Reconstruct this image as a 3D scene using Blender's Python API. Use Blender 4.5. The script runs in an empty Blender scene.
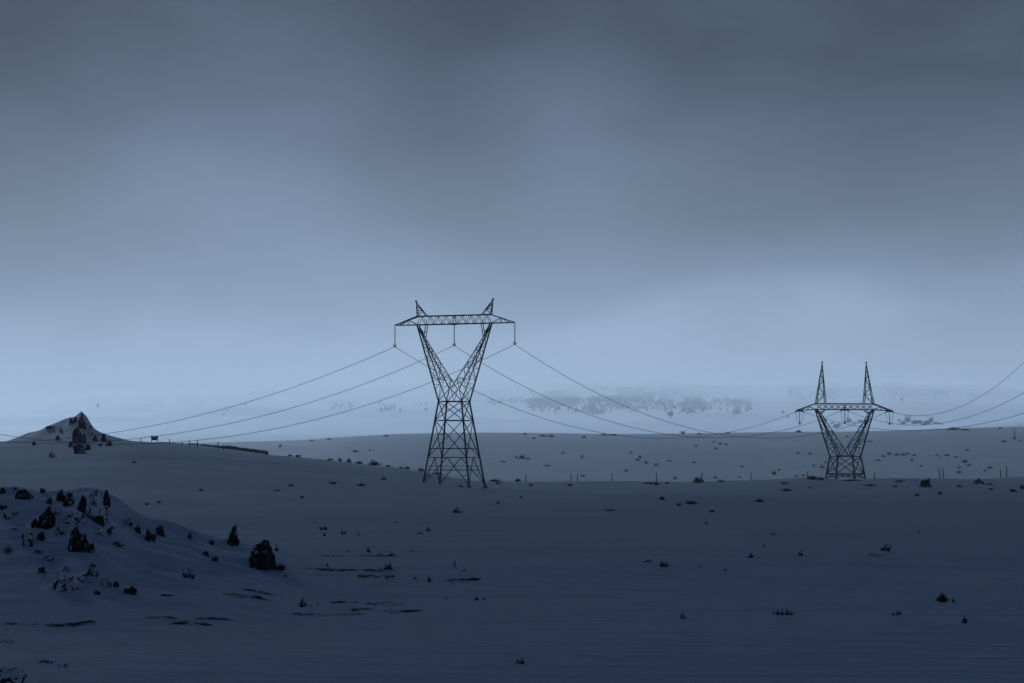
import bpy, bmesh, math, random, re
import numpy as np
from mathutils import Vector, Matrix
R = math.radians
SC = bpy.context.scene
COL = SC.collection

# ------------------------------------------------------------------ camera
F = 1911.0                       # focal length in pixels of a 1024 wide picture
EYE = 4.2                        # metres above the plain
PITCH = math.atan((465 - 341.5) / F)
cd = bpy.data.cameras.new('camera'); cam = bpy.data.objects.new('camera', cd); COL.objects.link(cam)
cd.sensor_width = 36; cd.lens = 36 * F / 1024
cam.location = (0, 0, EYE); cam.rotation_euler = (math.pi / 2 + PITCH, 0, 0)
cd.clip_start = .5; cd.clip_end = 60000
SC.camera = cam

# ------------------------------------------------------------------ light, sky, exposure
SUN_EL, SUN_AZ = 24.0, -28.0     # veiled sun high ahead; an added cloud out of view shades everything this side of the far snowfield
SUN_STRENGTH = 5.0
HAZE_DENSITY = 3.4e-4
SKY_GAIN = 1.0
SC.render.engine = 'CYCLES'
SC.cycles.use_denoising = True
SC.cycles.max_bounces = 6
SC.cycles.volume_bounces = 1
SC.view_settings.view_transform = 'Standard'
SC.view_settings.look = 'None'
SC.view_settings.exposure = .06
SC.view_settings.gamma = 1
sd = bpy.data.lights.new('sun', 'SUN'); so = bpy.data.objects.new('sun', sd); COL.objects.link(so)
sd.energy = SUN_STRENGTH; sd.angle = R(18); sd.color = (.58, .775, 1.0)
_d = Vector((math.sin(R(SUN_AZ)) * math.cos(R(SUN_EL)), math.cos(R(SUN_AZ)) * math.cos(R(SUN_EL)), math.sin(R(SUN_EL))))
so.rotation_euler = _d.to_track_quat('Z', 'Y').to_euler()
so.location = (0, 200, 300)


class NT:
    def __init__(s, tree):
        s.t = tree; s.n = tree.nodes; s.l = tree.links

    def new(s, typ, **kw):
        n = s.n.new(typ)
        for k, v in kw.items(): setattr(n, k, v)
        return n

    def put(s, sock, v):
        if isinstance(v, bpy.types.NodeSocket): s.l.new(v, sock)
        else: sock.default_value = v

    def math(s, op, a, b=None, clamp=False):
        n = s.new('ShaderNodeMath', operation=op); n.use_clamp = clamp
        s.put(n.inputs[0], a)
        if b is not None: s.put(n.inputs[1], b)
        return n.outputs[0]

    def vmath(s, op, a, b=None):
        n = s.new('ShaderNodeVectorMath', operation=op)
        s.put(n.inputs[0], a)
        if b is not None: s.put(n.inputs[1], b)
        return n

    def noise(s, vec, scale, detail=4, rough=.55, dist=0):
        n = s.new('ShaderNodeTexNoise'); s.l.new(vec, n.inputs['Vector'])
        n.inputs['Scale'].default_value = scale; n.inputs['Detail'].default_value = detail
        n.inputs['Roughness'].default_value = rough; n.inputs['Distortion'].default_value = dist
        return n.outputs[0]

    def ramp(s, fac, pts):
        n = s.new('ShaderNodeValToRGB'); s.put(n.inputs[0], fac); e = n.color_ramp.elements
        while len(e) < len(pts): e.new(.5)
        for i, (p, c) in enumerate(pts):
            e[i].position = p; e[i].color = (c[0], c[1], c[2], 1)
        return n.outputs[0]

    def mix(s, fac, a, b, typ='MIX'):
        n = s.new('ShaderNodeMix', data_type='RGBA', blend_type=typ)
        s.put(n.inputs[0], fac); s.put(n.inputs[6], a); s.put(n.inputs[7], b)
        return n.outputs[2]


def rowtan(v): return math.tan(PITCH + math.atan((341.5 - v) / F))     # height over depth of a picture row
def lin(c): return tuple((x / 12.92 if x <= .04045 else ((x + .055) / 1.055) ** 2.4) for x in (q / 255 for q in c))


wd = bpy.data.worlds.new('World'); SC.world = wd; wd.use_nodes = True
w = NT(wd.node_tree); w.n.clear()
wout = w.new('ShaderNodeOutputWorld'); bg = w.new('ShaderNodeBackground'); w.l.new(bg.outputs[0], wout.inputs[0])
sky = w.new('ShaderNodeTexSky', sky_type='NISHITA'); sky.sun_disc = False
sky.sun_elevation = R(SUN_EL); sky.sun_rotation = R(SUN_AZ); sky.dust_density = 1; sky.ozone_density = 3
tc = w.new('ShaderNodeTexCoord'); gd = tc.outputs['Generated']
sp = w.new('ShaderNodeSeparateXYZ'); w.l.new(gd, sp.inputs[0])
# a deck of storm cloud: bright gap along the horizon, heavy and blue dark overhead
stops = [(-90, (26, 34, 50)), (-3, (40, 50, 66)), (0, (152, 170, 192)), (2.5, (156, 174, 197)), (4.3, (142, 161, 186)), (5.6, (103, 121, 145)),
         (7.2, (97, 113, 135)), (9.5, (88, 103, 125)), (12, (80, 93, 113)), (14.5, (73, 84, 102)), (22, (32, 46, 74)), (40, (22, 41, 70)), (90, (19, 38, 67))]
def warp(a): return .5 + .5 * math.copysign(abs(math.sin(R(a))) ** .5, a)
az_ = w.math('ABSOLUTE', sp.outputs[2])
ws = w.math('ADD', w.math('MULTIPLY', w.math('MULTIPLY', w.math('POWER', az_, .5), w.math('SIGN', sp.outputs[2])), .5), .5)
# wisps push the bands up and down a little
stretch = w.vmath('MULTIPLY', gd, (5.0, 5.0, 9.0)).outputs[0]
n1 = w.noise(stretch, 1.3, 4, .5, .3)
mp = w.new('ShaderNodeMapping'); w.l.new(gd, mp.inputs[0]); mp.inputs['Rotation'].default_value = (0, R(38), 0); mp.inputs['Scale'].default_value = (9, 4, 26)
n2 = w.noise(mp.outputs[0], 1.0, 5, .52, .6)
ws2 = w.math('ADD', ws, w.math('MULTIPLY', w.math('SUBTRACT', n1, .5), .12))
cl = w.ramp(ws2, [(warp(a), lin(c)) for a, c in stops])
total = w.math('ADD', w.math('MULTIPLY', w.math('SUBTRACT', n2, .5), .80), 1.0)
def blob(u, v, su, sv, amp):                                     # lighter or heavier places in the cloud deck, by direction
    t = rowtan(v); dr = Vector(((u - 512) / F, 1, t)).normalized()
    q = w.vmath('MULTIPLY', w.vmath('SUBTRACT', gd, tuple(dr)).outputs[0], (F / su, .5, F / sv)).outputs[0]
    e = w.math('EXPONENT', w.math('MULTIPLY', w.vmath('DOT_PRODUCT', q, q).outputs['Value'], -1.0))
    return w.math('MULTIPLY', e, amp)
for b in ((225, 170, 150, 120, .42), (330, 60, 90, 90, .12), (-10, 240, 120, 150, -.34), (445, 90, 70, 130, -.26), (560, 120, 60, 90, .30), (610, 190, 90, 50, .14), (770, 225, 260, 42, -.42), (480, 240, 80, 36, -.18),
          (385, 262, 110, 40, .22), (560, 322, 150, 46, .40), (680, 400, 260, 40, .25), (300, 345, 110, 50, .12), (980, 60, 140, 140, -.24), (740, 100, 90, 60, .16), (850, 300, 70, 45, .34), (975, 330, 80, 50, -.16), (700, 40, 70, 60, -.14), (720, 320, 50, 40, -.12), (60, 20, 90, 60, -.1)):
    total = w.math('ADD', total, blob(*b))
cl = w.mix(1.0, cl, total, 'MULTIPLY')
skys = w.mix(1.0, sky.outputs[0], (.06, .06, .06, 1), 'MULTIPLY')
both = w.mix(.02, cl, skys)                                      # a trace of clear sky glows through the deck
w.l.new(both, bg.inputs[0]); bg.inputs[1].default_value = SKY_GAIN
wd.cycles.sampling_method = 'MANUAL'; wd.cycles.sample_map_resolution = 1024


# ------------------------------------------------------------------ materials
def material(name):
    m = bpy.data.materials.new(name); m.use_nodes = True
    t = NT(m.node_tree); b = t.n['Principled BSDF']
    g = t.new('ShaderNodeNewGeometry')
    return m, t, b, g.outputs['Position'], g

def bump(t, b, h, strength, dist):
    n = t.new('ShaderNodeBump'); t.put(n.inputs['Height'], h)
    n.inputs['Strength'].default_value = strength; n.inputs['Distance'].default_value = dist
    t.l.new(n.outputs[0], b.inputs['Normal']); return n

SNOW = (.80, .83, .88)
def mat_snow():
    m, t, b, P, g = material('snow')
    n1 = t.noise(t.vmath('MULTIPLY', P, (.9, 2.2, 1)).outputs[0], .35, 6, .6, .4)
    n2 = t.noise(t.vmath('MULTIPLY', P, (.05, .16, .1)).outputs[0], 1, 5, .6, .5)
    c = t.mix(n2, (.60, .68, .79, 1), (.84, .88, .95, 1))
    t.l.new(c, b.inputs['Base Color']); b.inputs['Roughness'].default_value = .75
    b.inputs['Specular IOR Level'].default_value = .2
    bump(t, b, t.math('ADD', n1, t.math('MULTIPLY', n2, 1.5)), .6, .25)
    return m

def mat_rock(name, amount, up, dark=(.010, .011, .013), lite=(.030, .029, .029)):
    """dark rock with snow lodged on ledges and blown into its hollows"""
    m, t, b, P, g = material(name)
    tc = t.new('ShaderNodeTexCoord'); oi = t.new('ShaderNodeObjectInfo')
    cx = t.new('ShaderNodeCombineXYZ'); r = t.math('MULTIPLY', oi.outputs['Random'], 60.0)
    for i in range(3): t.l.new(r, cx.inputs[i])
    G = t.vmath('ADD', tc.outputs['Generated'], cx.outputs[0]).outputs[0]
    n = t.noise(G, 6, 6, .65)
    c = t.ramp(n, [(.3, dark), (.7, lite)])
    ns = t.new('ShaderNodeSeparateXYZ'); t.l.new(g.outputs['Normal'], ns.inputs[0])
    f = t.math('ADD', t.math('MULTIPLY', ns.outputs[2], up), t.noise(G, 3.6, 6, .68, .6))
    f = t.math('MULTIPLY', t.math('SUBTRACT', f, 1 - amount), 14.0, True)
    t.l.new(t.mix(f, c, (*SNOW, 1)), b.inputs['Base Color']); b.inputs['Roughness'].default_value = .85
    b.inputs['Specular IOR Level'].default_value = .15
    bump(t, b, t.noise(G, 14, 6, .7), .6, .08)
    return m

def mat_frost(name, a, b2, cover):
    """twigs or heath sprinkled with blown snow"""
    m, t, b, P, g = material(name)
    c = t.ramp(t.noise(P, 3, 4), [(.3, a), (.7, b2)])
    f = t.math('MULTIPLY', t.math('SUBTRACT', t.noise(t.vmath('MULTIPLY', P, (1.0, .8, 1.0)).outputs[0], 1.4, 7, .7), 1 - cover), 8.0, True)
    t.l.new(t.mix(f, c, (*SNOW, 1)), b.inputs['Base Color']); b.inputs['Roughness'].default_value = .9
    b.inputs['Specular IOR Level'].default_value = .1
    return m

def mat_plain(name, a, b2, scale=3, rough=.85, spec=.15):
    m, t, b, P, g = material(name)
    t.l.new(t.ramp(t.noise(P, scale, 4), [(.3, a), (.7, b2)]), b.inputs['Base Color'])
    b.inputs['Roughness'].default_value = rough; b.inputs['Specular IOR Level'].default_value = spec
    return m

M = dict(
    snow=mat_snow(), rock=mat_rock('dark rock', .40, .16), crag=mat_rock('snow plastered rock', .52, .16),
    steel=mat_plain('weathered steel', (.016, .018, .022), (.03, .033, .037), .6, .8, .1),
    wire=mat_plain('conductor', (.05, .055, .06), (.07, .075, .08), 1, .6, .2),
    glass=mat_plain('insulator glaze', (.05, .035, .035), (.07, .045, .04), 2, .35, .4),
    redglass=mat_plain('brown insulator glaze', (.10, .035, .03), (.14, .05, .04), 2, .35, .4),
    concrete=mat_plain('concrete', (.22, .22, .22), (.3, .3, .29)),
    twig=mat_plain('heather twigs', (.022, .02, .018), (.045, .04, .034)),
    russet=mat_plain('russet bracken', (.06, .035, .026), (.11, .065, .045)),
    olive=mat_plain('olive juniper', (.028, .036, .022), (.055, .062, .036)),
    straw=mat_plain('dry grass', (.10, .085, .05), (.16, .135, .08)),
    pine=mat_plain('dark pine', (.02, .028, .026), (.045, .055, .048), .2),
    rime=mat_plain('rime covered pine', (.26, .28, .30), (.58, .60, .63), .015),  # fading of the far wood into mist, painted as a pale colour
    bark=mat_plain('bark', (.035, .03, .026), (.06, .05, .042)),
    wood=mat_plain('grey fence wood', (.05, .045, .04), (.09, .082, .072)),
    heath=mat_plain('bare heath', (.022, .02, .02), (.06, .045, .042), 2.5),
    frost=mat_frost('snow dusted twigs', (.03, .028, .026), (.055, .05, .045), .52),
    melt=mat_frost('half buried heath', (.03, .028, .03), (.075, .06, .058), .56),
    roof=mat_plain('rusty sheet roof', (.09, .05, .04), (.13, .075, .055)),
)

# ------------------------------------------------------------------ terrain
rng = np.random.default_rng(7)
def waves(n, lo, hi):
    L = np.exp(rng.uniform(math.log(lo), math.log(hi), n)); a = rng.uniform(0, math.pi, n)
    return np.cos(a) * 2 * math.pi / L, np.sin(a) * 2 * math.pi / L, rng.uniform(0, 6.28, n)
W_PEAK = waves(22, 5, 22)
W_LUMP, W_DRIFT = waves(22, 1.6, 6), waves(18, 30, 110)
W_FINE, W_MID, W_BIG, W_HUGE = waves(26, 2.5, 14), waves(20, 18, 70), waves(16, 90, 400), waves(18, 260, 1500)
def wsum(wv, x, y):
    s = np.zeros_like(x)
    for a, b, p in zip(*wv): s += np.sin(a * x + b * y + p)
    return s / math.sqrt(len(wv[0]))

TZ = lambda v: np.tan(PITCH + np.arctan((341.5 - np.asarray(v, float)) / F))
C1 = np.array([(-700, 452), (-100, 444), (0, 443.5), (60, 443), (100, 441), (130, 441), (160, 443), (200, 448), (260, 454), (300, 457), (350, 462), (400, 467),
               (428, 471), (450, 476), (480, 480.5), (560, 481), (620, 481.5), (660, 482), (720, 482), (770, 480), (800, 477.5), (815, 477), (830, 478.5),
               (850, 478.5), (880, 477.5), (930, 477.5), (970, 478), (1024, 476), (1700, 470)])
PK = np.array([(-30, 0), (0, 1.5), (15, 5), (30, 10.5), (45, 15.5), (60, 20.5), (68, 24), (72, 26), (75, 26), (79, 29.5), (82, 30.5), (85, 27), (87, 25.5), (90, 19.5), (95, 13), (102, 8.5), (112, 5), (132, 0)])
C2 = np.array([(-700, 446), (0, 445), (200, 443), (300, 440.5), (340, 438), (400, 434.5), (450, 433.5), (500, 433.5), (600, 434), (700, 433), (800, 432),
               (850, 432), (900, 431), (940, 429), (980, 428), (1024, 427), (1700, 424)])
FH = np.array([(-700, 432), (860, 434), (900, 432.5), (950, 427.5), (1000, 423.5), (1024, 421), (1200, 412), (1700, 405)])
MT = np.array([(-700, 380), (0, 384), (120, 379), (250, 376), (400, 374), (520, 371), (650, 367), (760, 372), (900, 369), (1024, 372), (1700, 366)])
MO = np.array([(-150, 497), (0, 499), (20, 498), (50, 500), (75, 499), (95, 498), (112, 505), (125, 516), (145, 528), (165, 534), (190, 541), (230, 552), (275, 563), (310, 570.6), (340, 571)])
C3 = np.array([(-700, 600), (110, 600), (122, 455), (140, 443.5), (160, 440.8), (185, 442.6), (200, 444.2), (218, 446.5), (240, 449.5), (268, 453), (285, 470), (300, 600), (1700, 600)])
def smooth_tab(tab, sg):
    g = np.arange(-720, 1721, 1.0); v = np.interp(g, tab[:, 0], tab[:, 1]); k = np.exp(-.5 * (np.arange(-40, 41) / sg) ** 2); k /= k.sum()
    return np.stack([g, np.convolve(np.pad(v, 40, 'edge'), k, 'valid')], -1)
C1, PK, C2, FH, MT, MO = smooth_tab(C1, 5), smooth_tab(PK, 1.0), smooth_tab(C2, 8), smooth_tab(FH, 10), smooth_tab(MT, 10), smooth_tab(MO, 6); C3 = smooth_tab(C3, 3)
def itp(tab, u): return np.interp(u, tab[:, 0], tab[:, 1])

HUMPS = []
def H(x, y):
    x = np.asarray(x, float); y = np.asarray(y, float)
    r = np.hypot(x, y) + 1e-6
    cz = np.maximum(y / r, .35)
    D = r * cz
    u = np.clip(512 + F * x / np.maximum(D, 1e-3), -700, 1700)
    u = np.where(y < 0, np.where(x < 0, -700, 1700) * (1 - np.exp(-np.abs(x) / 30)) + 512 * np.exp(-np.abs(x) / 30), u)
    D1, D2 = 430., 1150.
    z1 = EYE + TZ(itp(C1, u)) * D1
    z2 = EYE + TZ(itp(C2, u)) * D2
    zf = EYE + TZ(itp(FH, u)) * 1800
    zm3 = EYE + TZ(itp(MT, u) + 30) * 4800
    zm = EYE + TZ(itp(MT, u) + 14) * 7200
    nodes = [(0, 0 * u), (225, .1 + 0 * u), (D1, z1), (480, z1 - 4.5), (560, np.maximum(np.minimum(z1 - 7, z2 - 22), EYE + TZ(itp(C3, u)) * 560)), (650, np.minimum(z1 - 7, z2 - 22)), (D2, z2), (1380, np.minimum(z2 - 14, zf - 6)), (1800, zf),
             (4800, zm3), (7200, zm), (8600, zm + 8), (20000, zm + 10)]
    z = np.zeros_like(D)
    for (a, za), (b, zb) in zip(nodes[:-1], nodes[1:]):
        k = np.clip((D - a) / (b - a), 0, 1)
        s = .5 - .5 * np.cos(math.pi * k) if b < 1900 else k
        m = (D >= a) & (D < b)
        z = np.where(m, za + (zb - za) * s, z)
    z = z + .9 * wsum(W_PEAK, x, y) * np.exp(-((D - D1) / 24) ** 2) * np.clip(itp(PK, u) / 22, 0, 1)
    # rocky peak on the hill, mound of the near outcrop
    z = z + itp(PK, u) / F * D1 * np.exp(-((D - D1) / 30) ** 2)
    mh = np.maximum(570.6 - itp(MO, u), 0) / F * 76
    k = np.where(D < 76, np.clip((D - 44) / 32, 0, 1), np.clip((98 - D) / 22, 0, 1))
    z = z + mh * (.5 - .5 * np.cos(math.pi * k)) * np.clip((u + 500) / 300, 0, 1)
    near = np.clip(1 - D / 600, 0, 1)
    z = z + .013 * wsum(W_FINE, x * .8, y * .8) * near * np.clip(D / 90, .4, 1)
    z = z + .17 * wsum(W_LUMP, x, y) * np.clip(mh / 1.2, 0, 1) * (.5 - .5 * np.cos(math.pi * k))        # snow covered blocks of the outcrop
    z = z + .30 * wsum(W_DRIFT, x * .55, y) * np.clip((D - 50) / 80, 0, 1) * np.clip((520 - D) / 150, 0, 1)
    z = z + .13 * wsum(W_MID, x * .6, y) * np.clip(1 - D / 900, .15, 1) * np.clip((D - 15) / 60, 0, 1)
    z = z + .22 * wsum(W_BIG, x, y) * np.clip((D - 80) / 200, 0, 1)
    z = z + np.clip((D - 480) / 300, 0, 1) * np.clip((D2 + 500 - D) / 500, 0, 1) * .45 * wsum(W_BIG, x * .9, y * 1.4) * np.abs(D - D2) / 400
    z = z + 7 * wsum(W_HUGE, x, y) * np.clip((D - 1900) / 1200, 0, 1)
    for hx, hy, hh, sx, sy in HUMPS: z = z + hh * np.exp(-((x - hx) / sx) ** 2 - ((y - hy) / sy) ** 2)
    return z

def h1(x, y): return float(H(np.array([x]), np.array([y]))[0])
def ray(u, v):
    t = (341.5 - v) / F; c, s = math.cos(PITCH), math.sin(PITCH)
    k = c - t * s
    return (u - 512) / F / k, (s + t * c) / k                    # x per depth, z per depth
def at(u, v, D):
    a, b = ray(u, v); return Vector((a * D, D, EYE + b * D))
def hit(u, v, lo=20, hi=9000):
    a, b = ray(u, v); D = np.geomspace(lo, hi, 3000)
    gap = (EYE + b * D - H(a * D, D)) / D
    k = np.nonzero(gap <= 0)[0]
    i = k[0] if len(k) else int(np.argmin(gap))
    x, y = a * D[i], D[i]
    return Vector((x, y, h1(x, y)))
def ground_at_depth(u, D):
    a, _ = ray(u, 470); return Vector((a * D, D, h1(a * D, D)))

OUTCROP = (
    # kind u v w h label mat ...
    ('crag', 96, 519, 33, 31, 'large jagged snow streaked crag crowning the outcrop', 'crag'),
    ('rock', 83, 513, 15, 19, 'dark rock face against the snowy side of the crowning crag', 'rock'),
    ('rock', 106, 509, 10, 19, 'dark splinter leaning on the plain-facing side of the crowning crag', 'rock'),
    ('boulder', 46, 528, 19, 22, 'big dark rounded boulder below the outcrop crest', 'rock'),
    ('rock', 34, 528, 9, 9, 'small dark stone huddled against the big rounded boulder', 'rock'),
    ('crag', 78, 549, 24, 23, 'dark two-headed crag in the middle of the outcrop', 'rock'),
    ('rock', 89, 552, 14, 9, 'low dark rock at the foot of the two-headed crag', 'rock'),
    ('crag', 61, 534, 14, 9, 'small flecked rock between the rounded boulder and the two-headed crag', 'crag'),
    ('crag', 28, 545, 16, 13, 'snow flecked rubble below the rounded boulder', 'crag'),
    ('rock', 41, 540, 9, 9, 'pointed stone beside the snow flecked rubble', 'rock'),
    ('rock', 61, 501, 13, 12, 'dark rock on the outcrop crest next to the crowning crag', 'rock'),
    ('rock', 50, 504, 8, 7, 'small dark stone just below the outcrop crest', 'rock'),
    ('crag', 24, 499, 21, 10, 'row of dark broken rocks along the outcrop skyline', 'rock'),
    ('rock', 43, 493, 6, 5, 'single small stone alone on the outcrop skyline', 'rock'),
    ('rock', 3, 509, 8, 4, 'flat dark stone cut by the picture edge, below the skyline', 'rock'),
    ('rock', 3, 492, 10, 4, 'flat dark stone cut by the picture edge, on the skyline', 'rock'),
    ('crag', 66, 589, 27, 18, 'broad low crag half buried at the foot of the outcrop', 'crag'),
    ('rock', 57, 589, 9, 10, 'dark end stone of the broad low crag', 'rock'),
    ('crag', 65, 571, 10, 6, 'little flecked rock just above the broad low crag', 'crag'),
    ('rock', 42, 573, 10, 6, 'lone flat rock uphill from the broad low crag', 'rock'),
    ('crag', 91, 576, 15, 13, 'snow plastered rock pile beside the broad low crag', 'crag'),
    ('rock', 116, 587, 6, 6, 'small dark stone above the sloping dark ledge', 'rock'),
    ('rock', 132, 594, 19, 8, 'sloping dark ledge of rock at the edge of the outcrop foot', 'rock'),
    ('rock', 97, 594, 7, 4, 'tiny stone lying in front of the outcrop foot', 'rock'),
    ('crag', 128, 525, 10, 8, 'flecked rock where the outcrop shoulder begins to fall', 'crag'),
    ('rock', 138, 532, 8, 9, 'small upright rock on the falling shoulder', 'rock'),
    ('rock', 148, 541, 9, 13, 'tallest dark rock on the falling shoulder', 'rock'),
    ('rock', 153, 541, 6, 7, 'small companion of the tallest shoulder rock', 'rock'),
    ('rock', 161, 536, 11, 11, 'jagged pair-like rock at the end of the shoulder', 'rock'),
    ('rock', 190, 538, 5, 6, 'thumb sized dark stone on the snow ridge beyond the shoulder', 'rock'),
    ('rock', 211, 544, 7, 4, 'flat little stone next to the leaning boulder', 'rock'),
    ('rock', 205, 556, 8, 5, 'small stone at the start of the slanting row', 'rock'),
    ('rock', 215, 561, 9, 4, 'long flat stone ending the slanting row', 'rock'),
    ('crag', 74, 522, 26, 12, 'snow drowned blocks between rounded boulder and crowning crag', 'crag'),
    ('crag', 56, 515, 14, 9, 'rubble spilling from the outcrop crest towards the rounded boulder', 'crag'),
    ('crag', 104, 534, 20, 8, 'half drowned slabs under the crowning crag', 'crag'),
    ('crag', 118, 545, 14, 5, 'thin broken ledge under the falling shoulder', 'crag'),
    ('crag', 46, 560, 16, 6, 'snow covered ledge between the two lower tiers of the outcrop', 'crag'),
    ('crag', 84, 583, 16, 9, 'tumbled blocks joining the broad low crag to the snow plastered pile', 'crag'),
    ('crag', 106, 585, 16, 7, 'snow blanketed block beside the snow plastered pile', 'crag'),
    ('crag', 10, 517, 18, 7, 'half buried ledge near the picture edge on the outcrop', 'crag'),
    ('crag', 70, 505, 16, 8, 'broken rock band joining crest rocks to the crowning crag', 'rock'),
)
for _k, _u, _v, _w, _h, _l, _m in OUTCROP + (('', 264, 568, 28, 28, '', ''), ('', 231.5, 545, 16, 20, '', '')):
    if _w >= 8:
        _p = hit(_u, _v, 20, 120); _s = _p.y / F
        HUMPS.append((_p.x - .1 * _w * _s, _p.y + .55 * _w * _s, (.2 if _v - _h < 498 else .5) * _h * _s if _m else .3 * _h * _s, .62 * _w * _s, .42 * _w * _s))

def build_ground():
    rr = [0.0] + list(np.geomspace(2, 30, 24)[:-1]) + list(np.geomspace(30, 110, 300)[:-1]) + list(np.geomspace(110, 620, 260)[:-1]) + list(np.geomspace(620, 2000, 110)[:-1]) + list(np.geomspace(2000, 9000, 70))
    a0 = np.arange(-18, 18.001, .045)
    a1 = np.concatenate([np.arange(-180, -30, 3.), np.arange(-30, -18, .6)]); a2 = np.concatenate([np.arange(18.4, 30, .6), np.arange(30, 180, 3.)])
    az = np.radians(np.concatenate([a1, a0, a2]))
    rr = np.array(rr[1:]); nr, na = len(rr), len(az)
    X = np.outer(rr, np.sin(az)); Y = np.outer(rr, np.cos(az)); Z = H(X, Y)
    co = np.concatenate([np.stack([X, Y, Z], -1).reshape(-1, 3), [[0, 0, float(H(np.array([0.]), np.array([0.]))[0])]]])
    i, j = np.meshgrid(np.arange(nr - 1), np.arange(na), indexing='ij'); j2 = (j + 1) % na
    q = np.stack([i * na + j, i * na + j2, (i + 1) * na + j2, (i + 1) * na + j], -1).reshape(-1, 4)[:, ::-1]
    tri = np.stack([np.full(na, nr * na), (np.arange(na) + 1) % na, np.arange(na)], -1)[:, ::-1]
    me = bpy.data.meshes.new('ground')
    me.vertices.add(len(co)); me.vertices.foreach_set('co', co.ravel())
    li = np.concatenate([q.ravel(), tri.ravel()]).astype(np.int32)
    me.loops.add(len(li)); me.loops.foreach_set('vertex_index', li)
    st = np.concatenate([np.arange(len(q)) * 4, len(q) * 4 + np.arange(len(tri)) * 3]).astype(np.int32)
    me.polygons.add(len(st)); me.polygons.foreach_set('loop_start', st)
    me.update(calc_edges=True); me.validate()
    me.polygons.foreach_set('use_smooth', np.ones(len(me.polygons), bool))
    me.materials.append(M['snow'])
    o = bpy.data.objects.new('ground', me); COL.objects.link(o); o['kind'] = 'structure'
    return o
build_ground()


# ------------------------------------------------------------------ unseen cloud slab, added to keep the sun off the near land
def build_shade_cloud():
    ZC, y0, y1 = 1000., -100., 3170.
    nx, ny = 120, 40
    X, Y = np.meshgrid(np.linspace(-6000, 3600, nx), np.linspace(0, 1, ny), indexing='ij')
    wob = waves(14, 300, 1600)
    e1 = 80 * wsum(wob, X, X * 0) + .05 * X; e0 = 140 * wsum(wob, X, X * 0 + 900)
    YY = (y0 + e0) + (y1 + e1 - y0 - e0) * Y
    edge = np.clip(np.minimum.reduce([Y * 6, (1 - Y) * 6, (X + 6000) / 500, (3600 - X) / 500]), 0, 1) ** .5
    lump = wsum(waves(20, 150, 700), X, YY)
    top = ZC + (130 + 40 * lump) * edge; bot = ZC - (40 + 18 * lump) * edge - 2
    v = np.concatenate([np.stack([X, YY, top], -1).reshape(-1, 3), np.stack([X, YY, bot], -1).reshape(-1, 3)])
    f = []; N = nx * ny; ix = lambda i, j: i * ny + j
    for i in range(nx - 1):
        for j in range(ny - 1):
            a, b, c, d = ix(i, j), ix(i + 1, j), ix(i + 1, j + 1), ix(i, j + 1)
            f.append((a, b, c, d)); f.append((N + d, N + c, N + b, N + a))
    ring = [ix(i, 0) for i in range(nx)] + [ix(nx - 1, j) for j in range(1, ny)] + [ix(i, ny - 1) for i in range(nx - 2, -1, -1)] + [ix(0, j) for j in range(ny - 2, 0, -1)]
    for a, b in zip(ring, ring[1:] + ring[:1]): f.append((a, N + a, N + b, b))
    me = bpy.data.meshes.new('added_shade_cloud'); me.from_pydata(v.tolist(), [], f); me.update()
    me.polygons.foreach_set('use_smooth', np.ones(len(me.polygons), bool))
    m = bpy.data.materials.new('storm cloud'); m.use_nodes = True; t = NT(m.node_tree); b = t.n['Principled BSDF']
    b.inputs['Base Color'].default_value = (.06, .08, .11, 1); b.inputs['Roughness'].default_value = 1; b.inputs['Specular IOR Level'].default_value = 0
    me.materials.append(m)
    o = bpy.data.objects.new('added_shade_cloud', me); COL.objects.link(o); o['kind'] = 'structure'
build_shade_cloud()

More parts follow.
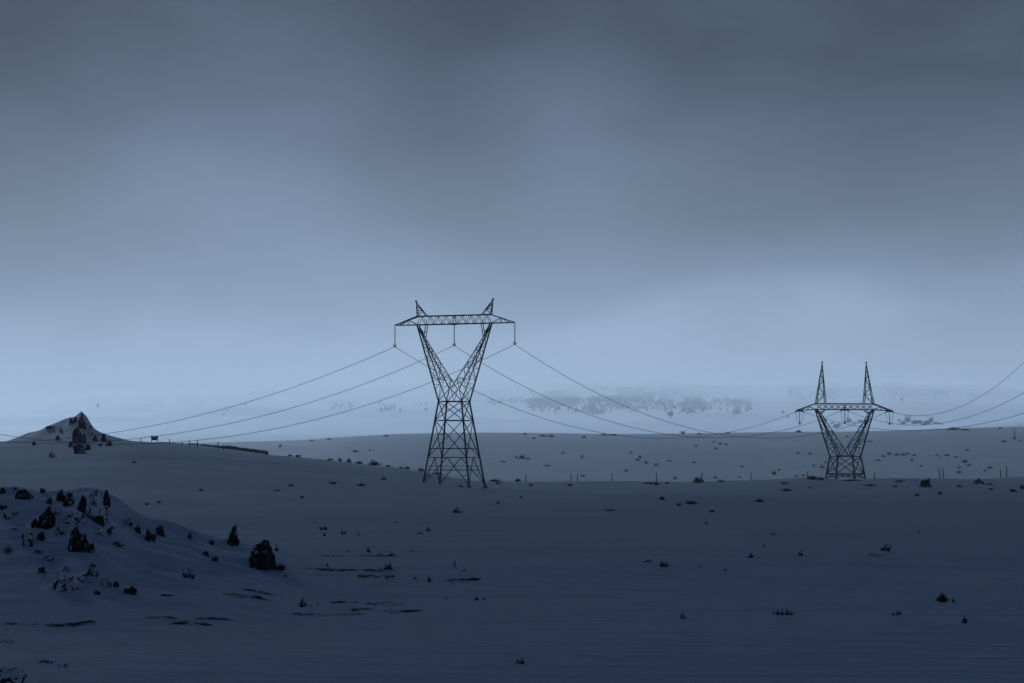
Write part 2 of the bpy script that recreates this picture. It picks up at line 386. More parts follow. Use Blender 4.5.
# ------------------------------------------------------------------ mesh helpers
class MB:
    def __init__(s): s.v = []; s.f = []
    def bar(s, a, b, w=.14, w2=None, n=4):
        a, b = Vector(a), Vector(b); d = b - a
        if d.length < 1e-6: return
        w2 = w if w2 is None else w2
        q = d.to_track_quat('Z', 'X'); i0 = len(s.v)
        for p, ww in ((a, w), (b, w2)):
            for k in range(n):
                an = 2 * math.pi * (k + .5) / n
                s.v.append(p + q @ Vector((math.cos(an) * ww * .707, math.sin(an) * ww * .707, 0)))
        for k in range(n):
            k2 = (k + 1) % n; s.f.append((i0 + k, i0 + k2, i0 + n + k2, i0 + n + k))
        s.f.append(tuple(i0 + n + k for k in range(n))); s.f.append(tuple(i0 + k for k in reversed(range(n))))
    def tube(s, pts, rad, n=6):
        i0 = len(s.v)
        for i, p in enumerate(pts):
            p = Vector(p); d = (Vector(pts[min(i + 1, len(pts) - 1)]) - Vector(pts[max(i - 1, 0)])).normalized()
            q = d.to_track_quat('Z', 'X'); r = rad[i] if hasattr(rad, '__len__') else rad
            for k in range(n):
                an = 2 * math.pi * k / n; s.v.append(p + q @ Vector((math.cos(an) * r, math.sin(an) * r, 0)))
        for i in range(len(pts) - 1):
            for k in range(n):
                k2 = (k + 1) % n; a = i0 + i * n
                s.f.append((a + k, a + k2, a + n + k2, a + n + k))
        s.f.append(tuple(i0 + k for k in reversed(range(n)))); s.f.append(tuple(i0 + (len(pts) - 1) * n + k for k in range(n)))
    def box(s, c, d, rot=None):
        i0 = len(s.v); c = Vector(c)
        for x in (-1, 1):
            for y in (-1, 1):
                for z in (-1, 1):
                    p = Vector((x * d[0] / 2, y * d[1] / 2, z * d[2] / 2))
                    s.v.append(c + (rot @ p if rot else p))
        for f in ((0, 1, 3, 2), (4, 6, 7, 5), (0, 4, 5, 1), (2, 3, 7, 6), (0, 2, 6, 4), (1, 5, 7, 3)): s.f.append(tuple(i0 + k for k in f))
    def tri(s, a, b, c):
        i0 = len(s.v); s.v += [Vector(a), Vector(b), Vector(c)]; s.f.append((i0, i0 + 1, i0 + 2))
    def mesh(s, name, mat, smooth=False):
        me = bpy.data.meshes.new(name); me.from_pydata([tuple(p) for p in s.v], [], s.f)
        me.materials.append(M[mat]); me.update()
        if smooth: me.polygons.foreach_set('use_smooth', np.ones(len(me.polygons), bool))
        return me
    def build(s, name, mat, parent=None, smooth=False):
        o = bpy.data.objects.new(name, s.mesh(name, mat, smooth)); COL.objects.link(o)
        if parent: o.parent = parent
        return o

def tag(o, label, cat, group=None):
    o['label'] = label; o['category'] = cat
    if group: o['group'] = group
    return o
def empty(name, loc, rz=0):
    o = bpy.data.objects.new(name, None); COL.objects.link(o); o.location = loc; o.rotation_euler = (0, 0, rz); return o
def lerp(a, b, t): return Vector(a) + (Vector(b) - Vector(a)) * t

# ------------------------------------------------------------------ lattice pylons
LEGW, BRW, THIN = .245, .14, .092
def lace(mb, A0, A1, B0, B1, n, w=BRW, cross=False, rung=True, grow=1.0):
    """zig-zag (or X) bracing between the chords A0-A1 and B0-B1"""
    ts = [i / n for i in range(n + 1)]
    if grow != 1.0:
        g = [grow ** i for i in range(n)]; S = sum(g); ts = [sum(g[:i]) / S for i in range(n + 1)]
    for i in range(n):
        a, b, c, d = lerp(A0, A1, ts[i]), lerp(B0, B1, ts[i]), lerp(A0, A1, ts[i + 1]), lerp(B0, B1, ts[i + 1])
        if cross: mb.bar(a, d, w); mb.bar(b, c, w)
        elif i % 2 == 0: mb.bar(a, d, w)
        else: mb.bar(b, c, w)
        if rung and i: mb.bar(a, b, w)

def insulator(root, top, length, mat, wide):
    m = MB(); top = Vector(top)
    n = int(length / .17); pts = []; rad = []
    for i in range(n):
        z = top.z - .2 - (length - .35) * i / n
        pts += [(top.x, top.y, z), (top.x, top.y, z - .05), (top.x, top.y, z - .09)]; rad += [.045, .15, .05]
    pts = [(top.x, top.y, top.z + .05)] + pts + [(top.x, top.y, top.z - length)]; rad = [.03] + rad + [.04]
    m.tube(pts, rad, 7)
    o = m.build('insulator', mat, root)
    c = MB(); b = top - Vector((0, 0, length))
    c.box(b, (wide, .12, .10)); c.box(b + Vector((0, 0, -.12)), (.16, .9, .12)); c.bar(b + Vector((-wide / 2, 0, 0)), b + Vector((0, 0, .45)), .06); c.bar(b + Vector((wide / 2, 0, 0)), b + Vector((0, 0, .45)), .06)
    c.build('clamp', 'steel', o)
    return o

def pylon(loc, rz, label, p):
    global LEGW, BRW, THIN
    LEGW, BRW, THIN = p['bars']
    root = empty('lattice_pylon', loc, rz); tag(root, label, 'pylon', 'steel pylons of the power line')
    hb, hw, zw = p['base'], p['waist'], p['zw']
    zb, zt = p['zb'], p['zt']; xo, xi, ca = p['xo'], p['xi'], p['depth']
    xt, ztip, xp, zp = p['tip'], p['ztip'], p['xp'], p['zp']
    sq = [(-1, -1), (1, -1), (1, 1), (-1, 1)]
    corner = lambda k, z: Vector((sq[k][0], sq[k][1], 0)) * (hb + (hw - hb) * z / zw) + Vector((0, 0, z))
    for k in range(4):
        m = MB(); m.bar(corner(k, -.6), corner(k, zw), LEGW); m.build('leg', 'steel', root)
        f = MB(); c = corner(k, -.25); f.bar(c - Vector((0, 0, .5)), c + Vector((0, 0, .45)), .8, .55); f.build('footing', 'concrete', root)
    m = MB()
    for k in range(4):
        k2 = (k + 1) % 4
        for z in p['levels']: m.bar(corner(k, z), corner(k2, z), BRW)
        for a, b in p['xs']: m.bar(corner(k, a), corner(k2, b), BRW); m.bar(corner(k2, a), corner(k, b), BRW)
        for a, b in p['ks']:                                     # K bracing with small redundants
            mid = (corner(k, b) + corner(k2, b)) / 2
            for q in (k, k2):
                m.bar(corner(q, a), mid, BRW)
                for t in (.35, .68): m.bar(lerp(corner(q, a), corner(q, b), t), lerp(corner(q, a), mid, t), THIN)
        for a, b in p['xs']:
            mid = (corner(k, (a + b) / 2) + corner(k2, (a + b) / 2)) / 2
            for q, q2 in ((k, k2), (k2, k)):
                if p['redundant']:
                    m.bar(lerp(corner(q, a), corner(q, b), .27), lerp(corner(q, a), corner(q2, b), .27), THIN)
                    m.bar(lerp(corner(q, a), corner(q, b), .75), lerp(corner(q2, a), corner(q, b), .75), THIN)
    m.bar(corner(0, p['levels'][-1]), corner(2, p['levels'][-1]), THIN); m.bar(corner(1, p['levels'][-1]), corner(3, p['levels'][-1]), THIN)
    m.build('body_bracing', 'steel', root)
    # the two arms of the fork, each a tapering box of four chords
    zn = p['znode']; zk = p['zknee']; xk = p['xk']
    for s in (-1, 1):
        m = MB()
        O0 = [Vector((s * hw, y * hw, zw)) for y in (-1, 1)]; O1 = [Vector((s * xo, y * ca, zb)) for y in (-1, 1)]
        I0 = [Vector((s * .12, y * hw, zn)) for y in (-1, 1)]; I1 = [Vector((s * xk, y * ca, zk)) for y in (-1, 1)]
        for i in (0, 1):
            m.bar(O0[i], O1[i], LEGW * .85); m.bar(I0[i], I1[i], LEGW * .7); m.bar(I1[i], O1[i], LEGW * .7)
            m.bar(I0[i], O0[i], BRW); m.bar(I0[i], Vector((-s * hw, O0[i].y, zw)) * .0 + Vector((s * hw * .35, O0[i].y, zw)), THIN)
            lace(m, O0[i], lerp(O0[i], O1[i], .8), I0[i], I1[i], p['nfork'], THIN, rung=True, grow=.9)
            m.bar(I1[i], Vector((s * xi, I1[i].y, zb)), BRW); m.bar(lerp(I1[i], Vector((s * xi, I1[i].y, zb)), .5), lerp(I1[i], O1[i], .5), THIN)
        lace(m, O0[0], O1[0], O0[1], O1[1], p['nfork'] - 1, THIN, grow=.88)
        lace(m, I0[0], I1[0], I0[1], I1[1], p['nfork'] - 1, THIN, grow=.88)
        m.build('fork_arm', 'steel', root)
    m = MB()
    for y in (-ca, ca):
        m.bar((-xo, y, zb), (xo, y, zb), LEGW * .7); m.bar((-xo, y, zt), (xo, y, zt), LEGW * .7)
        n = p['ncross']; w_ = 2 * xo / n
        for i in range(n):
            a, b = -xo + w_ * i, -xo + w_ * (i + 1)
            if p['xcross']: m.bar((a, y, zb), (b, y, zt), THIN); m.bar((a, y, zt), (b, y, zb), THIN)
            else: m.bar((a, y, zb), ((a + b) / 2, y, zt), THIN); m.bar(((a + b) / 2, y, zt), (b, y, zb), THIN)
        for s in (-1, 1):
            tip = Vector((s * xt, 0, ztip))
            m.bar((s * xo, y, zb), tip, LEGW * .7); m.bar((s * xo, y, zt), tip, LEGW * .7)
            lace(m, (s * xo, y, zb), tip, (s * xo, y, zt), tip, 3, THIN, grow=.8)
        m.bar((0, y, zb), (0, y, zt), THIN)
    for i in range(p['ncross'] + 1):
        a = -xo + 2 * xo * i / p['ncross']
        m.bar((a, -ca, zb), (a, ca, zb), THIN); m.bar((a, -ca, zt), (a, ca, zt), THIN)
    m.box((0, 0, zb - .02), (.7, 2 * ca, .3))
    m.build('crossarm', 'steel', root)
    for s in (-1, 1):
        m = MB(); tip = Vector((s * xp, 0, zp)); b_ = [Vector((s * x, y, zt)) for x in (xo, xi) for y in (-ca, ca)]
        for q in b_: m.bar(q, tip, LEGW * .6, LEGW * .4)
        lace(m, b_[0], tip, b_[2], tip, p['npeak'], THIN, grow=.85); lace(m, b_[1], tip, b_[3], tip, p['npeak'], THIN, grow=.85)
        lace(m, b_[0], tip, b_[1], tip, p['npeak'], THIN, grow=.85)
        m.box(tip + Vector((0, 0, .05)), (.36, .36, .22))
        m.build('peak', 'steel', root)
    ends = []
    for i, x in enumerate((-p['xins'], 0, p['xins'])):
        z0 = ztip if x else zb
        if p['hood']:
            h = MB(); h.bar((x - 1.0, 0, z0 - .35), (x, 0, z0 + .12), .20, .28); h.bar((x + 1.0, 0, z0 - .35), (x, 0, z0 + .12), .20, .28)
            h.box((x, 0, z0 - .05), (.9, .5, .3)); h.build('bracket', 'steel', root)
            o = insulator(root, (x, 0, z0 - .1), p['lins'], 'redglass' if i == 2 else 'glass', .5)
            j = MB()                                             # jumper loops either side of the string
            for s in (-1, 1):
                j.tube([(x + s * 1.0, 0, z0 - .4), (x + s * .72, 0, z0 - .9), (x + s * .62, 0, z0 - 1.9), (x + s * .55, 0, z0 - p['lins'] + .3), (x, 0, z0 - p['lins'] - .1)], .035, 5)
            j.build('jumper_loop', 'wire', root)
            ends.append([Vector((x - 1.0, 0, z0 - .35)), Vector((x + 1.0, 0, z0 - .35))])
        else:
            insulator(root, (x, 0, z0 - .05), p['lins'], 'glass', .62)
            e = Vector((x, 0, z0 - .05 - p['lins'] - .12)); ends.append([e, e])
    Mx = Matrix.Translation(root.location) @ Matrix.Rotation(rz, 4, 'Z')
    return root, [[Mx @ e for e in pr] for pr in ends]

DL, DR = 330., 412.
gl = ground_at_depth(454, DL); gr = ground_at_depth(845.4, DR)
kL = DL / F; kR = DR / F
zL = lambda v: at(454, v, DL).z - gl.z
zR = lambda v: at(844, v, DR).z - gr.z
def unproj(px, k, a): return px * k / math.cos(a)
TH_L, TH_R = R(-18), R(10)
L_ = dict(bars=(.22, .12, .075), base=4.2, waist=2.1, zw=zL(401.5), zb=zL(324), zt=zL(315.5), xo=unproj(37, kL, TH_L), xi=unproj(28, kL, TH_L), xk=unproj(30, kL, TH_L), depth=.5,
          tip=unproj(61, kL, TH_L), ztip=zL(324), xp=unproj(39, kL, TH_L), zp=zL(300.5), znode=zL(389), zknee=zL(338), nfork=7, ncross=9, xcross=False, npeak=3,
          levels=[zL(470), zL(457.5), zL(448.5), zL(420.5), zL(401.5)], xs=[(zL(457.5), zL(420.5)), (zL(420.5), zL(401.5))], ks=[(0.3, zL(457.5))], redundant=False,
          xins=unproj(60.7, kL, TH_L), lins=zL(324) - zL(344.5), hood=False)
R_ = dict(bars=(.26, .145, .09), base=3.3, waist=2.55, zw=zR(456.5), zb=zR(409.6), zt=zR(403.7), xo=unproj(29.5, kR, TH_R), xi=unproj(20, kR, TH_R), xk=unproj(25, kR, TH_R), depth=.55,
          tip=unproj(50, kR, TH_R), ztip=zR(410.8), xp=unproj(22.7, kR, TH_R), zp=zR(362.5), znode=zR(455.5), zknee=zR(414), nfork=6, ncross=9, xcross=True, npeak=7,
          levels=[zR(473.5), zR(456.5)], xs=[(zR(473.5), zR(456.5)), (.3, zR(473.5))], ks=[], redundant=False,
          xins=unproj(46.4, kR, TH_R), lins=zR(411) - zR(423.5), hood=True)
pl, endsL = pylon(gl, TH_L, 'larger steel lattice pylon with plain hanging insulator strings, standing in front of the ridge', L_)
pr, endsR = pylon(gr, TH_R, 'smaller steel lattice pylon with two tall pointed peaks, standing at the ridge crest', R_)

# ------------------------------------------------------------------ conductors
def conductor(p0, p1, label, fit=None, end=None, rad=.042, n=60):
    """hanging wire; with fit, the end height and sag are solved from two picture points (u, v)"""
    p0, p1 = Vector(p0), Vector(p1)
    def tof(u):
        a, _ = ray(u, 430); return (p0.x - a * p0.y) / (a * (p1.y - p0.y) - (p1.x - p0.x))
    if fit:
        A, B = [], []
        for u, v in fit:
            t = tof(u); y = p0.y + (p1.y - p0.y) * t; z = at(u, v, y).z
            if end is None: A.append([t, -4 * t * (1 - t)]); B.append(z - p0.z * (1 - t))
            else: A.append([-4 * t * (1 - t)]); B.append(z - p0.z * (1 - t) - p1.z * t)
        s = np.linalg.lstsq(np.array(A), np.array(B), rcond=None)[0]
        if end is None: p1.z = float(s[0]); sag = float(s[1])
        else: sag = float(s[0])
    print('wire', label, p1, round(sag, 2))
    m = MB(); pts = []
    for i in range(n + 1):
        t = i / n; q = p0.lerp(p1, t); q.z -= 4 * sag * t * (1 - t); pts.append(q)
    m.tube(pts, rad, 5)
    o = m.build('power_cable', 'wire', None, True); tag(o, label, 'cable', 'conductors of the power line')
    return o
LW = [[(255, 400), (200, 416), (105, 433), (60, 440), (0, 441.5)], [(325, 399), (200, 429.5), (128, 438), (60, 442.5), (0, 443)], [(390, 399.5), (240, 434), (190, 439), (60, 443.5)]]
nm = ['outer cable from the arm end of the big pylon towards the rocky peak', 'middle cable from the big pylon towards the hill skyline', 'lowest cable running from the big pylon towards the hill skyline']
for i in range(3):
    ue, ve, De = ((-300, 386, 390), (-140, 422, 330), (-160, 392, 330))[i]
    conductor(endsL[i][0], at(ue, ve, De), nm[i], LW[i], end=True)
MW = [[(475, 391.5), (549, 420), (603, 433)], [(540, 394), (604, 420), (655, 432)], [(590, 390), (663, 420), (707, 432)]]
nm = ['lowest cable sagging between the two pylons, leaving the big pylon behind its fork', 'middle cable sagging between the two pylons from the centre insulator', 'uppermost cable sagging between the two pylons, from the arm end facing the small pylon']
for i in range(3):
    conductor(endsL[i][1], endsR[i][0], nm[i], MW[i], end=True)
RW = [[(960, 427), (1001, 420), (1024, 413)], [(945, 422.5), (988, 410.5), (1024, 393)], [(933, 417), (962, 404), (1024, 364)]]
nm = ['lowest cable rising out of the picture from the small pylon', 'middle cable rising out of the picture beyond the small pylon', 'topmost cable rising out of the picture from the outer arm end of the small pylon']
for i in range(3):
    e = at(1085 + 12 * i, 330, 330); conductor(endsR[i][1], e, nm[i], RW[i])

# ------------------------------------------------------------------ rocks, bushes, tufts, bare patches
from mathutils import noise as mn
def rock_mesh(seed, w, h, sub=3, peaky=.35, mat='rock', rough=.2, lean=0.):
    rd = random.Random(seed); bm = bmesh.new(); bmesh.ops.create_icosphere(bm, subdivisions=sub, radius=1)
    cuts = []
    for i in range(13):
        n = Vector((rd.gauss(0, 1), rd.gauss(0, 1), rd.gauss(.2, .8))).normalized(); cuts.append((n, rd.uniform(.45, .85)))
    off = Vector((rd.uniform(-50, 50), rd.uniform(-50, 50), rd.uniform(-50, 50)))
    for v in bm.verts:
        p = v.co.copy()
        for n, c in cuts:
            k = p.dot(n)
            if k > c: p -= n * (k - c) * .92
        p += p.normalized() * rough * 1.5 * mn.fractal(p * 1.5 + off, .7, 2.2, 5)
        p += mn.noise_vector(p * 5 + off) * .07
        t = max(p.z, 0); p.x *= 1 - peaky * t; p.y *= 1 - peaky * t; p.x += lean * t
        v.co = p
    xs = [v.co.x for v in bm.verts]; zs = [v.co.z for v in bm.verts]
    cx, sx, zt = (max(xs) + min(xs)) / 2, (max(xs) - min(xs)), max(zs)
    for v in bm.verts: v.co = Vector(((v.co.x - cx) / sx * w, v.co.y / sx * w * .8, (v.co.z + .15) / (zt + .15) * h))
    me = bpy.data.meshes.new('rock'); bm.to_mesh(me); bm.free(); me.materials.append(M[mat])
    return me

def crag_mesh(seed, w, h, mat, sub=3, n=10, pk=.25):
    """a heap of splintered blocks grown together into one crag"""
    rd = random.Random(seed); bm = bmesh.new()
    for i in range(n):
        ww = w * (rd.uniform(.6, .8) if i == 0 else rd.uniform(.25, .55)); hh = h * (1 if i == 0 else rd.uniform(.25, .95)); x = 0 if i == 0 else rd.uniform(-.5, .5) * (w - ww)
        me = rock_mesh(seed * 17 + i, ww, hh, sub, rd.uniform(-.1, .25) + pk * .3, mat, .26, rd.uniform(-.35, .35))
        me.transform(Matrix.Translation((x, rd.uniform(-.25, .25) * w, 0))); bm.from_mesh(me); bpy.data.meshes.remove(me)
    me = bpy.data.meshes.new('crag'); bm.to_mesh(me); bm.free(); me.materials.append(M[mat]); return me

def tuft_mesh(seed, n, mat, spread=.5, leafy=0.):
    """wiry stems, some with small leaf clumps; about 1 wide and 1 high"""
    rd = random.Random(seed); m = MB()
    sprigs = [(rd.uniform(-.38, .38), rd.uniform(-.3, .3), rd.uniform(.35, .8), rd.uniform(-.25, .25)) for _ in range(5)]
    sprigs[0] = (rd.uniform(-.1, .1), 0, 1.0, rd.uniform(-.15, .15))
    for i in range(n):
        sx, sy, sh, ln = sprigs[i % 5]
        b = Vector((sx + rd.gauss(0, .03), sy + rd.gauss(0, .03), -.08)); le = sh * rd.uniform(.5, 1)
        tip = b + Vector((ln * le + rd.gauss(0, .07), rd.gauss(0, .07), le))
        midp = b.lerp(tip, .5) + Vector((rd.gauss(0, .025), rd.gauss(0, .025), .04))
        m.bar(b, midp, .035, .03, 3); m.bar(midp, tip, .03, .012, 3)
        if rd.random() < leafy:
            for k in range(6):
                c = b.lerp(tip, rd.uniform(.3, 1)) + Vector((rd.gauss(0, .035), rd.gauss(0, .035), rd.gauss(0, .04)))
                v = [c + Vector((rd.gauss(0, .045), rd.gauss(0, .045), rd.gauss(0, .045))) for _ in range(3)]; m.tri(*v)
    return m.mesh('tuft', mat)

def bush_mesh(seed, mat, n=230):
    """low dome of twigs and leaf clumps with gaps; 1 wide and 1 high"""
    rd = random.Random(seed); m = MB(); off = rd.uniform(0, 90)
    for i in range(26):
        a = rd.uniform(0, 6.28); q = math.sqrt(rd.random()); m.bar((math.cos(a) * .06, math.sin(a) * .06, -.1), (math.cos(a) * .42 * q, math.sin(a) * .42 * q, rd.uniform(.5, .95) * (1 - .4 * q)), .03, .012, 3)
    for i in range(n):
        a = rd.uniform(0, 6.28); q = math.sqrt(rd.random()); z = rd.random() ** .8 * math.sqrt(max(1 - (q * .97) ** 2, 0))
        k = .78 + .9 * mn.noise(Vector((math.cos(a) * 2.2, math.sin(a) * 2.2, z * 2 + off)))
        c = Vector((math.cos(a) * .46 * q * k, math.sin(a) * .46 * q * k, z * .85 * k + .02))
        for _ in range(2): m.tri(*[c + Vector((rd.gauss(0, .05), rd.gauss(0, .05), rd.gauss(0, .05))) for _ in range(3)])
    return m.mesh('bush', mat)

def patch_mesh(seed, w, d, mat, p):
    """thin ragged strip of bare heath, draped on the snow, a few centimetres proud"""
    rd = random.Random(seed); n = 40; bm = bmesh.new(); rings = []
    ph = [rd.uniform(0, 6.28) for _ in range(6)]
    for q, hh in ((1.0, -.10), (.97, .006), (.8, .02), (.5, .03), (.2, .03)):
        r_ = []
        for k in range(n):
            a = 2 * math.pi * k / n; j = 1 + .2 * math.sin(3 * a + ph[0]) + .16 * math.sin(5 * a + ph[1]) + .12 * math.sin(9 * a + ph[2]) + .1 * math.sin(14 * a + ph[3])
            x = math.cos(a) * w / 2 * j * q; y = math.sin(a) * d / 2 * j * q + .22 * d * math.sin(x / w * 5 + ph[4])
            z = h1(p.x + x, p.y + y) - p.z + hh * (1 + .5 * math.sin(7 * a + ph[5])) if hh > 0 else h1(p.x + x, p.y + y) - p.z + hh
            r_.append(bm.verts.new((x, y, z)))
        rings.append(r_)
    for A, B in zip(rings, rings[1:]):
        for k in range(n): bm.faces.new((A[k], A[(k + 1) % n], B[(k + 1) % n], B[k]))
    bm.faces.new(rings[-1])
    me = bpy.data.meshes.new('patch'); bm.to_mesh(me); bm.free(); me.materials.append(M[mat]); return me

PROTO = {}
for mat in ('twig', 'frost', 'russet', 'olive', 'straw'):
    PROTO['tuft', mat] = [tuft_mesh(i + 5, 40, mat, .5, .5) for i in range(5)]
    PROTO['bush', mat] = [bush_mesh(i + 31, mat) for i in range(4)]
NAMES = dict(boulder='boulder', tuft='heather_tuft', bush='low_shrub', rock='rock', crag='rocky_crag', patch='bare_ground_strip')
CATS = dict(boulder='boulder', tuft='tuft', bush='shrub', rock='rock', crag='rock', patch='bare ground')
count = [0]
def put(kind, u, v, wpx, hpx, label, mat=None, lo=20, hi=440, group=None, peaky=.35, lean=0., D=None):
    count[0] += 1; k = count[0]
    if mat == 'twig' and kind in ('tuft', 'bush') and (re.search('faint|dim|barely|sprig', label) or (k % 3 == 0 and 'dark' not in label)): mat = 'frost'
    p = ground_at_depth(u, D) if D else hit(u, v, lo, hi)
    s = p.y / F; wm, hm = wpx * s, hpx * s
    if kind == 'boulder': me = rock_mesh(100 + k, wm, hm, 4, peaky, mat or 'rock', .24, lean)
    elif kind == 'rock' and wpx >= 8: me = crag_mesh(100 + k, wm, hm, mat or 'rock', 3, 5, peaky)
    elif kind == 'rock': me = rock_mesh(100 + k, wm, hm, 4 if wpx > 12 else 3, peaky * .8, mat or 'rock', .24, lean)
    elif kind == 'crag': me = crag_mesh(300 + k, wm, hm, mat or 'crag')
    elif kind == 'patch': me = patch_mesh(500 + k, wm, .62 * hpx * p.y * p.y / (F * EYE), mat or 'melt', p)
    else: me = PROTO[kind, mat or 'twig'][k % len(PROTO[kind, mat or 'twig'])]
    o = bpy.data.objects.new(NAMES[kind], me); COL.objects.link(o); o.location = p
    q = 1.25 if kind == 'tuft' else 1.0
    if kind in ('tuft', 'bush'): o.scale = (wm * q, wm * q, hm * q); o.rotation_euler.z = k * 1.7
    tag(o, label, CATS[kind], group); o['kind'] = 'thing'
    return o

G1 = 'rocks of the near outcrop'
for a in OUTCROP: put(*a, group=G1, hi=120)
G1b = 'boulders on the snow beside the outcrop'
put('boulder', 231.5, 545, 16, 20, 'upright dark leaning boulder with a pointed head', 'rock', group=G1b, peaky=.55, lean=.3)
put('boulder', 264, 568, 28, 28, 'biggest block-shaped boulder with a snow plastered face', 'rock', group=G1b, peaky=-.2)
put('crag', 254, 565, 13, 17, 'pale snow crusted slab against the biggest boulder', 'crag', group=G1b, hi=100)
put('bush', 281, 571, 13, 10, 'thin shrub growing at the foot of the biggest boulder', 'twig')
put('tuft', 276, 551, 6, 7, 'little tuft sprouting from behind the biggest boulder', 'twig')
put('tuft', 191, 579, 13, 11, 'pointed snow bent tuft on the open slope below the slanting row of stones', 'twig')
put('tuft', 8, 553, 11, 9, 'thin heather sprig at the picture edge on the outcrop slope', 'twig')
for u, v, w, h, l in (
    (38, 553, 9, 4, 'sparse sprig under the snow flecked rubble'), (14, 530, 8, 3, 'flat sprig on the outcrop slope near the picture edge'),
    (70, 497, 9, 6, 'dark heather on the outcrop crest beside the crowning crag'), (112, 529, 6, 3, 'sprig on the smooth snow under the crowning crag'),
    (15, 490, 5, 4, 'sprig behind the row of broken rocks')): put('bush', u, v, w, h, l, 'twig', hi=120)

# the rocky peak on the hill
G2 = 'rocks of the hill peak'
for u, v, w, h, l, mt in (
    (74, 424, 11, 8, 'slanting dark slab high on the peak flank', 'rock'), (82, 428, 10, 17, 'topmost dark pinnacle of the peak', 'rock'),
    (79, 443, 15, 17, 'great dark face in the middle of the peak', 'rock'), (84, 441, 8, 9, 'snow streaked rib on the peak face', 'crag'),
    (80, 453, 20, 9, 'broken rocks spilling from the foot of the peak', 'rock'), (71, 447, 7, 6, 'separate small rock at the foot of the peak', 'rock'),
    (95, 441, 6, 6, 'small dark rock on the steep flank of the peak', 'rock'), (104, 442, 7, 9, 'pointed rock on the skirt of the peak', 'rock'),
    (109, 446, 8, 7, 'outermost dark rock on the skirt of the peak', 'rock'), (61, 432, 4, 6, 'thin rock rib on the gentle flank of the peak', 'crag'),
    (58, 440, 6, 5, 'dark stone lower on the gentle flank of the peak', 'rock'), (50, 428, 9, 3, 'dark streak of rock on the gentle ridge below the peak', 'rock'),
    (34, 445, 4, 4, 'lone stone on the lower gentle ridge of the peak', 'rock'), (52, 457, 7, 6, 'pointed stone on the snow in front of the peak', 'crag'),
    (90, 434, 6, 9, 'snow streaked rock on the steep side of the topmost pinnacle', 'crag'), (76, 434, 8, 7, 'jagged step above the great dark face', 'rock'), (88, 450, 7, 6, 'blocky stone beside the spilled rocks', 'rock'),
    (100, 446, 5, 3, 'pebble sized stone between the skirt rocks', 'rock')):
    put('rock', u, v, w, h, l, mt, lo=300, hi=445, group=G2, peaky=.5)

